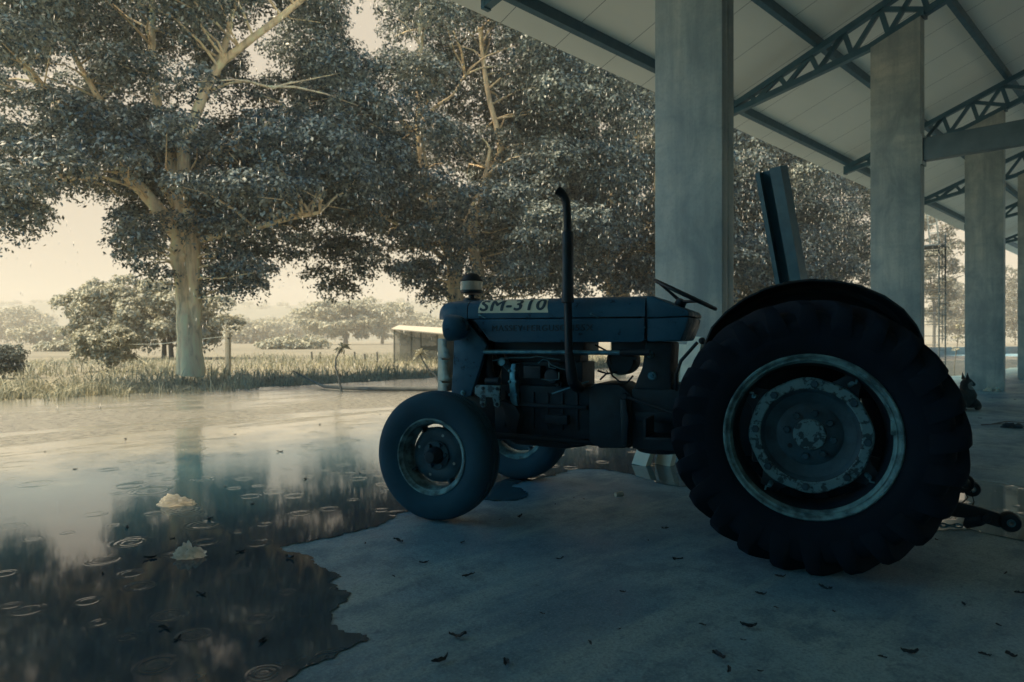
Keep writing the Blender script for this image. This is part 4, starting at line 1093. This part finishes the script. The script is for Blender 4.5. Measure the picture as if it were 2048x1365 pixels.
wood['label'] = 'distant woods on the hills'

# netted hut, posts
def hut():
    d = 34.0; a = world_at(788, 680, d); b = world_at(884, 680, d+.4); a.z = b.z = 0
    root = thing('netted_hut', 'small hut of dark shade netting under a pale sloping sheet roof', 'hut', a)
    w_ = (b-a).length; zz = lambda y: EYE - (y-HY)/FPX*d
    h0, h1 = zz(660), zz(670)
    MB().add([(-.1, -.3, h0), (w_+.2, -.3, h1), (w_+.2, 2.0, h1+.32), (-.1, 2.0, h0+.22), (-.1, -.3, h0+.05), (w_+.2, -.3, h1+.05), (w_+.2, 2.0, h1+.37), (-.1, 2.0, h0+.27)], [(0,3,2,1),(4,5,6,7),(0,1,5,4),(1,2,6,5),(2,3,7,6),(3,0,4,7)]).build('roof', 'shed_roof', root)
    m = MB(); nx = 14; vv = []
    for i in range(nx+1):
        u = i/nx
        for k in range(6): vv.append((u*w_, .03*math.sin(u*9+k), (h0 + (h1-h0)*u - .26*math.sin(PI*u))*k/5))
    m.add(vv, [(i*6+k, (i+1)*6+k, (i+1)*6+k+1, i*6+k+1) for i in range(nx) for k in range(5)]); m.build('netting', 'shade_net', root)
    for x in (0, w_*.36, w_*.56, w_*.9): MB().box((x-.035, .05, -.07), (x+.035, .12, h0+(h1-h0)*x/w_)).build('post', 'wood_post', root)
    MB().box((w_*.93, .0, 0), (w_+.15, .05, h1)).build('side_panel', 'shed_roof', root)
    MB().add([(0, 1.7, 0), (w_, 1.7, 0), (w_, 1.7, h1), (0, 1.7, h0)], [(0,1,2,3)]).build('netting', 'shade_net', root)
    m = MB(); 
    for k in range(9): m.bar((w_*.5+.12*k, .6, .55+.02*(k%3)), (w_*.5+.12*k+.2, .7, .75+.03*(k%2)), .09, .12)
    o = m.build('brush_pile', 'bark_dark', loc=a); tag(o, 'dark heap of cut brush inside the netted hut', 'brush pile')
hut()
post_px = ((623, 704, 727), (640, 705, 727), (709, 704, 723), (729, 708, 722), (754, 704, 721), (540, 712, 728))
wp = MB()
for i, (px, y0, y1) in enumerate(post_px):
    d = 33 + i*.6
    b = world_at(px, 680, d); b.z = -.1; h = EYE-(y0-HY)/FPX*d
    o = MB().tube([(0, 0, 0), (.02, 0, h*.5), (.0, 0, h+.1)], [.055, .05, .045], 9).build('fence_post', 'wood_post', loc=b)
    tag(o, ('leftmost of the thin fence posts before the hazy tree', 'thin fence post, second from the left before the hazy tree', 'thin fence post under the right side of the hazy tree', 'shorter fence post between two taller ones near the hut', 'thin fence post nearest the netted hut', 'short stub of a fence post in the tall grass right of the thick trunk')[i], 'fence post', 'thin fence posts along the field')
d = 22.5; b = world_at(456, 680, d); b.z = -.1
cp = thing('concrete_post', 'pale square concrete post with strung wire, right of the thick trunk', 'post', b)
MB().box((-.075, -.075, 0), (.075, .075, 1.45)).build('shaft', 'concrete_post', cp, bevel=.015)
MB().bolt((.05, -.075, 1.25), .03, -.05, n=8).build('insulator', 'dark_paint', cp)
e = world_at(200, 690, d+3) - b
MB().tube([(0, -.08, 1.32), (e.x*.5, e.y*.5, 1.05), (e.x, e.y, e.z)], .010, 5).build('wire', 'pale_metal', cp)

# scaffold tower, low wall, sapling
sx_, sy_ = world_at(1868, 680, 26.5).to_2d()
sf = thing('scaffold_tower', 'thin steel scaffold tower with a plank deck on top behind the second column', 'scaffold', (sx_, sy_, -.05), SA)
for x, y, h in ((-.55, -.3, 4.9), (.35, -.3, 5.3), (-.55, .55, 4.95), (.35, .55, 4.9)):
    MB().tube([(x, y, 0), (x, y, h)], .028, 8).build('upright', 'scaffold_steel', sf)
for k in range(11):
    z = .3 + .45*k
    m = MB().tube([(-.55, -.3, z), (.35, -.3, z)], .016, 6).tube([(.35, -.3, z+.1), (.35, .55, z+.1)], .016, 6)
    if k % 2: m.tube([(-.55, .55, z), (.35, .55, z)], .016, 6).tube([(-.55, -.3, z+.2), (-.55, .55, z+.2)], .016, 6)
    m.build('rung', 'scaffold_steel', sf)
for z in (1.0, 3.3): MB().tube([(-.1, -.3, z), (-.1, -.3, z+1.3)], .014, 6).build('brace', 'scaffold_steel', sf)
MB().box((-.75, -.4, 4.72), (.45, .65, 4.77)).build('deck', 'scaffold_steel', sf)
m = MB(); 
for y in (-.15, .15): m.bar((.1, y, 4.8), (-.9+.0, y, 7.4), .04, .05)
for k in range(8):
    f = (k+.5)/8; m.bar((.1-1.0*f, -.15, 4.8+2.6*f), (.1-1.0*f, .15, 4.8+2.6*f), .03, .03)
ld = m.build('leaning_ladder', 'pale_metal', loc=(sx_, sy_, -.05)); ld.rotation_euler = (0, 0, SA); tag(ld, 'pale ladder standing on the scaffold deck', 'ladder')
a = world_at(1800, 680, 46); b = world_at(2140, 680, 60)
m = MB().bar((a.x, a.y, .2), (b.x, b.y, .2), .25, .75); o = m.build('low_wall', 'wall_block', bevel=.02); tag(o, 'low block wall far off between the shed columns', 'wall')
d = 24; b = world_at(1908, 680, d); b.z = -.07
sp = thing('sapling', 'thin bare sapling growing between the scaffold and the third column', 'sapling', b)
MB().tube([(0, 0, 0), (.04, 0, .5), (.12, 0, 1.0), (.22, 0, 1.75)], [.02, .016, .012, .006], 7).build('stem', 'wood_post', sp)
quads('leaves', leaves([(.15, 0, 1.2), (.2, 0, 1.6), (.06, 0, .8)], [.16, .18, .14], [24, 26, 16], .1), 'leaf_bush', sp)

# young star-leaved plants at the slab edge
def star_plant(label, pts, d, seed, tilt):
    base = world_at(*pts[0], d); org = Vector((base.x, base.y, -.02))
    rt = thing('young_plant', label, 'plant', org, 0, 'young star leaved plants at the grass edge')
    ps = [world_at(x, y, d) - org for x, y in pts]; ps[0].z = -.02
    MB().tube(ps, [.026, .022, .020, .018, .017, .016][:len(ps)], 8).build('stem', 'wood_post', rt)
    rnd = random.Random(seed); m = MB(); tip = ps[-1]
    for k in range(17):
        th = 2*PI*k/17 + rnd.uniform(-.15, .15); el = rnd.uniform(-.75, .8); L_ = rnd.uniform(.17, .25)
        dv = Vector((math.cos(th)*math.cos(el), math.sin(th)*math.cos(el), math.sin(el))); sd_ = dv.cross(Vector((0, 0, 1))).normalized()
        a = tip; b = tip + dv*L_*.5 + Vector((0, 0, .02)); c = tip + dv*L_ - Vector((0, 0, .05))
        m.add([a - sd_*.008, a + sd_*.008, b + sd_*.030, c, b - sd_*.030], [(0, 1, 2, 3, 4)])
    m.build('leaves', 'leaf_bush', rt, recalc=False)
star_plant('young plant with a bent bare stem and star of leaves at the slab edge', [(684, 783), (677, 755), (671, 735), (672, 718), (678, 704), (685, 696)], 14.4, 1, 0)
star_plant('young plant with a zigzag bare stem in front of the netted hut', [(888, 784), (876, 762), (870, 750), (856, 738), (846, 722), (840, 708)], 14.2, 2, 0)
pts = [(585, 755), (612, 768), (648, 778), (700, 782), (760, 783), (830, 783), (888, 784)]
fb = [Vector((*ground_at(x, max(y, 770)), 0)) for x, y in pts]
fb = [Vector((p.x, p.y, .05 + (.30 if i == 0 else .12 if i == 1 else 0))) for i, p in enumerate(fb)]
o = MB().tube(fb, [.012, .022, .035, .04, .045, .045, .04], 8).build('fallen_branch', 'wood_post'); tag(o, 'long pale fallen branch lying along the wet slab edge by the young plants', 'branch')

# grass
def blades(n, tq, hfun, w, seed, lean=.8):
    r_ = np.random.default_rng(seed); P0 = np.array([tq(r_) for _ in range(n)])
    h = np.array([hfun(*p[:2], r_) for p in P0]); keep = h > .015; P0 = P0[keep]; h = h[keep]; n = len(h)
    X = SO[0] + SR[0]*P0[:, 0] - SR[1]*P0[:, 1]; Y = SO[1] + SR[1]*P0[:, 0] + SR[0]*P0[:, 1]
    th = r_.random(n)*2*PI; ph = r_.random(n)*2*PI; l = h*lean*r_.random(n)*1.4
    b = np.stack([X, Y, np.full(n, -.06)], 1); sd_ = np.stack([np.cos(th), np.sin(th), np.zeros(n)], 1)*w
    wv = (.6+.8*r_.random(n))[:, None]
    mid = b + np.stack([np.cos(ph)*l*.35, np.sin(ph)*l*.35, h*.62], 1)
    tip = b + np.stack([np.cos(ph)*l*1.25, np.sin(ph)*l*1.25, h*(1-.25*r_.random(n))], 1)
    v = np.empty((n*2, 4, 3)); v[:n, 0] = b - sd_*wv; v[:n, 1] = b + sd_*wv; v[:n, 2] = mid + sd_*wv*.8; v[:n, 3] = mid - sd_*wv*.8
    v[n:, 0] = mid - sd_*wv*.8; v[n:, 1] = mid + sd_*wv*.8; v[n:, 2] = tip + sd_*wv*.12; v[n:, 3] = tip - sd_*wv*.12
    return v
def nz(t, q, s_=.5, o=0): return mnoise.noise(Vector((t*s_+o, q*s_, o)))
def hverge(t, q, r_):
    e = 10.75 + .5*nz(t, 0, .45, 3) + .3*nz(t, 0, 1.7, 7)
    if t < -5: e += .25
    if t > 2.5: e += .7
    if q < e: return .0
    f = min(1, (q-e)/1.4)
    clump = .5 + .9*nz(t, q, 1.3, 11)
    tall = (.05 + .36*f*max(.08, clump)**1.6 + (.28 if nz(t, q, 2.6, 31) > .38 else 0))*(1 if t < 2.0 else .62)
    return tall*(.55 + .7*r_.random())
v = blades(46000, lambda r_: (r_.uniform(-14, 16), 10.2 + 4.6*r_.random()**1.2), hverge, .0085, 1)
g = quads('verge_grass', v, 'grass'); tag(g, kind='stuff'); g['label'] = 'rank wet grass along the slab edge'
v = blades(22000, lambda r_: (r_.uniform(-18, 40), 14 + 24*r_.random()**1.4), lambda t, q, r_: max(0, .28+.5*nz(t, q, .35, 2))*(.5+.7*r_.random()), .016, 2)
g = quads('field_grass', v, 'grass'); tag(g, kind='stuff'); g['label'] = 'pale grass of the field behind the trees'

# ------------------------------------------------------------------ litter and small things
def crumple(name, mat, size, seed, px, py, label, cat, group, flat=1.0):
    bm = bmesh.new(); bmesh.ops.create_icosphere(bm, subdivisions=5, radius=1)
    bmesh.ops.delete(bm, geom=[v_ for v_ in bm.verts if v_.co.z < -.12 or (name == 'plastic_bag' and v_.co.y > .22)], context='VERTS')
    o_ = Vector((seed, seed*.7, -seed))
    for v_ in bm.verts:
        p = v_.co.copy(); ri = 1-abs(mnoise.noise(p*2.1 + o_))*2.2; r2 = 1-abs(mnoise.noise(p*4.7 - o_))*2.2
        r_ = .80 + .30*mnoise.noise(p*1.2 + o_) + .20*ri + .09*r2
        q = p*r_; v_.co = (q.x*size[0]*(1+.25*mnoise.noise(p*2+o_)), q.y*size[1], max(-.02, q.z*(.75+.5*mnoise.noise(Vector((p.x*2.5, p.y*2.5, seed)))))*size[2])
    for f in bm.faces: f.smooth = True
    for e_ in bm.edges:
        if len(e_.link_faces) == 2 and e_.calc_face_angle(0) > R(24): e_.smooth = False
    me = bpy.data.meshes.new(name); bm.to_mesh(me); bm.free(); me.materials.append(M[mat])
    o = bpy.data.objects.new(name, me); C.objects.link(o)
    x, y = ground_at(px, py); o.location = (x, y, .006); return tag(o, label, cat, group)
crumple('plastic_bag', 'plastic_bag', (.125, .085, .075), 1.0, 356, 1010, 'rounded white plastic bag lying in the water, the farther of two', 'plastic bag', 'white plastic bags in the puddle')
crumple('plastic_bag', 'plastic_bag', (.082, .062, .078), 7.3, 380, 1115, 'torn angular white plastic bag in the water, the nearer of two', 'plastic bag', 'white plastic bags in the puddle')
o = crumple('pale_sack', 'plastic_bag', (.085, .09, .10), 3.3, 1975, 783, 'small pale bundle at the foot of the third column, left one of a pair', 'bundle', 'pale bundles at the column foot')
o = crumple('pale_sack', 'plastic_bag', (.08, .09, .10), 5.1, 1994, 783, 'small pale bundle at the foot of the third column, right one of a pair', 'bundle', 'pale bundles at the column foot')
o = crumple('rag', 'rag', (.13, .09, .06), 2.2, 2024, 856, 'dark crumpled rag on the floor beside long twigs at the right edge', 'rag', None)
x, y = ground_at(1238, 996)
o = MB().lathe([(.0, -.03), (.016, -.03), (.019, .028), (.0165, .028), (.014, -.026), (0, -.026)], (0, 0, .021), 'x', 18).build('paper_cup', 'paper', loc=(x, y, .004)); o.rotation_euler = (0, 0, .5); tag(o, 'tiny pale paper cup on its side under the tractor', 'cup')
for i, (p, q, lab) in enumerate((((1962, 852), (2050, 856), 'long thin twig on the floor at the right edge, ending by the rag'), ((1985, 850), (2048, 848), 'thin twig crossing behind the rag at the right edge'))):
    a = Vector((*ground_at(*p), .012)); b = Vector((*ground_at(*q), .016))
    tag(MB().tube([a, a.lerp(b, .5)+Vector((0, .03, .02)), b], [.008, .007, .004], 6).build('twig', 'bark_dark'), lab, 'twig', 'twigs by the rag')
def leaf_mesh(seed):
    rnd = random.Random(seed); n = 8; vs = []
    L_, W = .040, .015
    for i in range(n+1):
        u = i/n; w_ = W*math.sin(PI*min(1, u*.93+.04))**.8*(1+.15*rnd.uniform(-1, 1)); z = .003 + .009*(u-.45)**2*4*rnd.uniform(.3, 1.4) + .005*rnd.random()
        for k, s_ in ((0, -1), (1, 0), (2, 1)): vs.append(((u-.5)*2*L_, s_*w_ + .010*math.sin(u*4+seed), z + (.010*abs(s_)*rnd.uniform(.4, 1.4))))
    me = bpy.data.meshes.new('fallen_leaf')
    me.from_pydata(vs, [], [(i*3+k, i*3+k+1, i*3+k+4, i*3+k+3) for i in range(n) for k in (0, 1)]); me.materials.append(M['dead_leaf']); return me
lm_ = [leaf_mesh(s_) for s_ in range(5)]
dry = ((1296,1083),(1355,1123),(1560,1156),(1651,1180),(1245,1186),(1521,1191),(1552,1218),(1668,1225),(1405,1253),(1498,1256),(1238,1261),(1486,1283),(1438,1316),(1765,1318),(1821,1309),(1970,1314),(2022,1314),(1457,1345),(1521,1345),(1997,1253),(2041,1190),(1927,1212),(2011,1149),(1873,1081),(730,1089),(797,1086),(925,1088),(937,1155),(787,1156),(880,1326),(915,1276),(1148,997),(1168,1000),(1000,1041),(1041,1037),(848,1128),(1110,1010),(1085,1230),(1330,1060),(1985,797),(2012,806),(1998,814),(2030,800),(1960,838),(1120,1120),(1010,1330),(1180,1290))
wetp = ((255,1057),(300,1119),(205,1151),(345,1079),(480,1106),(525,1286),(330,1261),(355,1281),(402,1191),(580,1118),(420,1040),(505,1010),(610,960),(450,975),(560,905),(690,900),(720,948),(150,940),(250,880),(330,862),(90,905),(470,870),(640,850),(760,830),(840,845),(1040,940))
rnd = random.Random(9)
for grp, pts, lab, z in (('dead leaves on the dry concrete', dry, 'dark curled dead leaf lying on the dry concrete floor', .002), ('dead leaves in the shallow water', wetp, 'dark soaked dead leaf lying in the shallow water', .0015)):
    for px, py in pts:
        o = bpy.data.objects.new('fallen_leaf', rnd.choice(lm_)); C.objects.link(o)
        x, y = ground_at(px, py); o.location = (x, y, z); o.rotation_euler = (rnd.uniform(-.06, .06), rnd.uniform(-.05, .05), rnd.uniform(0, 6.28))
        s_ = rnd.choice((.28, .38, .5, .6, .8))*(1.25 if py < 900 else 1); o.scale = (s_, s_*rnd.uniform(.7, 1.2), s_)
        tag(o, lab, 'leaf', grp)

# dog lying on the floor, seen from behind, head turned right
def dog():
    d = 10.75; base = world_at(1924, 680, d); base.z = 0
    nodes = [(-.30, .10, .14, .13), (-.14, .04, .17, .155), (.04, .0, .185, .165), (.11, .0, .27, .125), (.065, .0, .355, .085), (.055, .0, .42, .078), (.095, .0, .445, .072), (.145, .0, .425, .052), (.195, .0, .398, .036), (.235, .0, .384, .024)]
    leg = [[(.10, -.09, .12, .09), (.17, -.10, .10, .07), (.20, -.13, .045, .042), (.08, -.17, .035, .035)], [(.10, .09, .10, .075), (.24, .12, .05, .045), (.38, .13, .035, .034)], [(-.26, -.10, .13, .10), (-.12, -.20, .09, .065), (-.30, -.24, .035, .035), (-.16, -.27, .03, .03)], [(-.40, .12, .09, .04), (-.56, .05, .04, .028), (-.66, -.06, .03, .02)]]
    vs = [n_[:3] for n_ in nodes]; rs = [n_[3] for n_ in nodes]; es = [(i, i+1) for i in range(len(nodes)-1)]
    for L_, at in zip(leg, (2, 2, 0, 0)):
        prev = at
        for n_ in L_:
            vs.append(n_[:3]); rs.append(n_[3]); es.append((prev, len(vs)-1)); prev = len(vs)-1
    me = bpy.data.meshes.new('dog'); me.from_pydata(vs, es, [])
    o = bpy.data.objects.new('dog_skeleton', me); C.objects.link(o)
    o.modifiers.new('skin', 'SKIN'); sub = o.modifiers.new('sub', 'SUBSURF'); sub.levels = 2
    for i, r_ in enumerate(rs): me.skin_vertices[0].data[i].radius = (r_, r_)
    me.skin_vertices[0].data[1].use_root = True
    dg = bpy.context.evaluated_depsgraph_get(); ev = bpy.data.meshes.new_from_object(o.evaluated_get(dg))
    bpy.data.objects.remove(o)
    bm = bmesh.new(); bm.from_mesh(ev)
    lowest = min(v_.co.z for v_ in bm.verts)
    for v_ in bm.verts:
        if v_.co.z < .012: v_.co.z = .012 + (v_.co.z - .012)*.1
    # ears join the same body surface
    for y, lean in ((-.042, -.012), (.036, .010)):
        b4 = [Vector((.035, y-.024, .475)), Vector((.085, y-.020, .482)), Vector((.082, y+.022, .478)), Vector((.038, y+.022, .472))]
        tip = Vector((.050, y+lean, .592)); mid = [p_.lerp(tip, .5)+Vector((-.004, 0, 0)) for p_ in b4]
        vv = [bm.verts.new(p_) for p_ in b4 + mid + [tip]]
        for k in range(4):
            bm.faces.new((vv[k], vv[(k+1) % 4], vv[4+(k+1) % 4], vv[4+k])); bm.faces.new((vv[4+k], vv[4+(k+1) % 4], vv[8]))
    for f in bm.faces: f.smooth = True
    me = bpy.data.meshes.new('dog'); bm.to_mesh(me); bm.free()
    # black saddle, paler cheeks and throat
    s = NT('dog_fur'); v = s.coord(); vm = s.n('ShaderNodeVectorMath', operation='DISTANCE'); s.l(v, vm.inputs[0]); vm.inputs[1].default_value = (.10, -.05, .37)
    f = s.noise(v, 22, 5); msk = s.math('LESS_THAN', s.math('ADD', vm.outputs['Value'], s.math('MULTIPLY', f, .05)), .095)
    s.base(s.mix(msk, s.ramp(f, [(.35, (.008, .012, .015)), (.65, (.026, .034, .038))]), (.16, .18, .17))); s.rough(.85); s.bump(s.noise(s.coord((30, 8, 30)), 3, 4), .5, .01)
    me.materials.append(s.m)
    o = bpy.data.objects.new('dog', me); C.objects.link(o); o.location = base; o.rotation_euler = (0, 0, .15)
    tag(o, 'black shepherd type dog lying on the floor beyond the rear wheel, ears up, looking right', 'dog')
dog()

# rain: drops falling in the open and dripping from the eave
def drops():
    r_ = np.random.default_rng(4); pts = []; sz = []
    ts = np.sort(r_.uniform(-9, 26, 150))
    for t in ts:
        z = 5.25
        while z > 3.0 and r_.random() > .06:
            z -= r_.uniform(.05, .38); pts.append((t+r_.normal()*.012, 2.98+r_.normal()*.02, z)); sz.append((r_.uniform(.003, .006), r_.uniform(.014, .036)))
    for k in range(2600):
        pts.append((r_.uniform(-11, 26), 3.2 + 8*r_.random(), r_.uniform(.3, 9.5))); sz.append((r_.uniform(.0025, .005), r_.uniform(.015, .04)))
    m = MB(); vs = []; fs = []
    for (t, q, z), (w_, l_) in zip(pts, sz):
        x, y = S2W(t, q); o = len(vs)
        vs += [(x, y, z-l_), (x-w_, y, z), (x, y-w_, z), (x+w_, y, z), (x, y+w_, z), (x, y, z+l_*1.5)]
        fs += [(o, o+2, o+1), (o, o+3, o+2), (o, o+4, o+3), (o, o+1, o+4), (o+5, o+1, o+2), (o+5, o+2, o+3), (o+5, o+3, o+4), (o+5, o+4, o+1)]
    me = bpy.data.meshes.new('rain'); me.from_pydata(vs, [], fs); me.materials.append(M['rain_water'])
    for p in me.polygons: p.use_smooth = True
    o = bpy.data.objects.new('rain', me); C.objects.link(o); tag(o, kind='stuff'); o['label'] = 'falling rain and drips below the eave'
drops()

# rain haze
DN = True
CREAM = (3.0, 2.6, 2.05); CLOUD = (.09, .62, .80)
HAZE = .0015
s = NT('rain_haze')
s.t.nodes.remove(s.b)
pv = s.n('ShaderNodeVolumePrincipled'); pv.inputs['Color'].default_value = (.80, .75, .66, 1); pv.inputs['Density'].default_value = HAZE; pv.inputs['Anisotropy'].default_value = 0.0
s.l(pv.outputs[0], s.o.inputs['Volume'])
hz = MB().box((-900, -42, -1.2), (900, 980, 70)).build('haze', s.m, smooth=0); tag(hz, kind='stuff')

# ------------------------------------------------------------------ light, sky, camera
SUN_EL, SUN_AZ = R(57), R(254)     # azimuth clockwise from +Y
w = bpy.data.worlds.new('World'); sc.world = w; w.use_nodes = True
nt = w.node_tree; bg = nt.nodes['Background']
def N(k): return nt.nodes.new(k)
sky = N('ShaderNodeTexSky'); sky.sky_type = 'NISHITA'; sky.sun_disc = False; sky.sun_elevation = SUN_EL; sky.sun_rotation = SUN_AZ
sky.air_density = 1.0; sky.dust_density = 1.0
# rain cloud: a bright cream break low in front, heavy blue-grey cloud overhead and behind
tc = N('ShaderNodeTexCoord')
dt = N('ShaderNodeVectorMath'); dt.operation = 'DOT_PRODUCT'; nt.links.new(tc.outputs['Generated'], dt.inputs[0])
dt.inputs[1].default_value = Vector((-.10, .97, -.20)).normalized()
mr = N('ShaderNodeMapRange'); mr.interpolation_type = 'SMOOTHSTEP'
mr.inputs['From Min'].default_value = .70; mr.inputs['From Max'].default_value = .22; nt.links.new(dt.outputs['Value'], mr.inputs['Value'])
tn = N('ShaderNodeMix'); tn.data_type = 'RGBA'; tn.blend_type = 'MULTIPLY'; tn.inputs[0].default_value = 1
nt.links.new(sky.outputs[0], tn.inputs[6]); tn.inputs[7].default_value = (CLOUD[0], CLOUD[1], CLOUD[2], 1)
mx = N('ShaderNodeMix'); mx.data_type = 'RGBA'
mx.inputs[6].default_value = (*CREAM, 1)
nt.links.new(mr.outputs['Result'], mx.inputs[0]); nt.links.new(tn.outputs[2], mx.inputs[7])
nt.links.new(mx.outputs[2], bg.inputs['Color']); bg.inputs['Strength'].default_value = .10
sl = bpy.data.lights.new('sun', 'SUN'); sl.energy = 5.0; sl.angle = R(20); sl.color = (1.0, .80, .54)
so = bpy.data.objects.new('sun', sl); C.objects.link(so)
sdv = Vector((math.sin(SUN_AZ)*math.cos(SUN_EL), math.cos(SUN_AZ)*math.cos(SUN_EL), math.sin(SUN_EL)))
so.rotation_euler = sdv.to_track_quat('Z', 'Y').to_euler(); so.location = (0, 0, 60)
cd = bpy.data.cameras.new('camera'); cd.lens = FPX/2048*36; cd.sensor_width = 36; cd.clip_end = 1500; cd.clip_start = .05
cd.shift_y = -(682.5-HY)/2048
cd.dof.use_dof = True; cd.dof.focus_distance = 3.9; cd.dof.aperture_fstop = 3.2
co = bpy.data.objects.new('camera', cd); C.objects.link(co); co.location = (0, 0, EYE); co.rotation_euler = (PI/2, 0, 0)
sc.camera = co
sc.view_settings.view_transform = 'Standard'; sc.view_settings.look = 'None'; sc.view_settings.gamma = 1
sc.view_settings.exposure = 1.22
cy = sc.cycles
cy.max_bounces = 7; cy.diffuse_bounces = 4; cy.glossy_bounces = 4; cy.transmission_bounces = 6; cy.transparent_max_bounces = 12; cy.volume_bounces = 2
cy.use_denoising = DN
cy.sample_clamp_indirect = 6
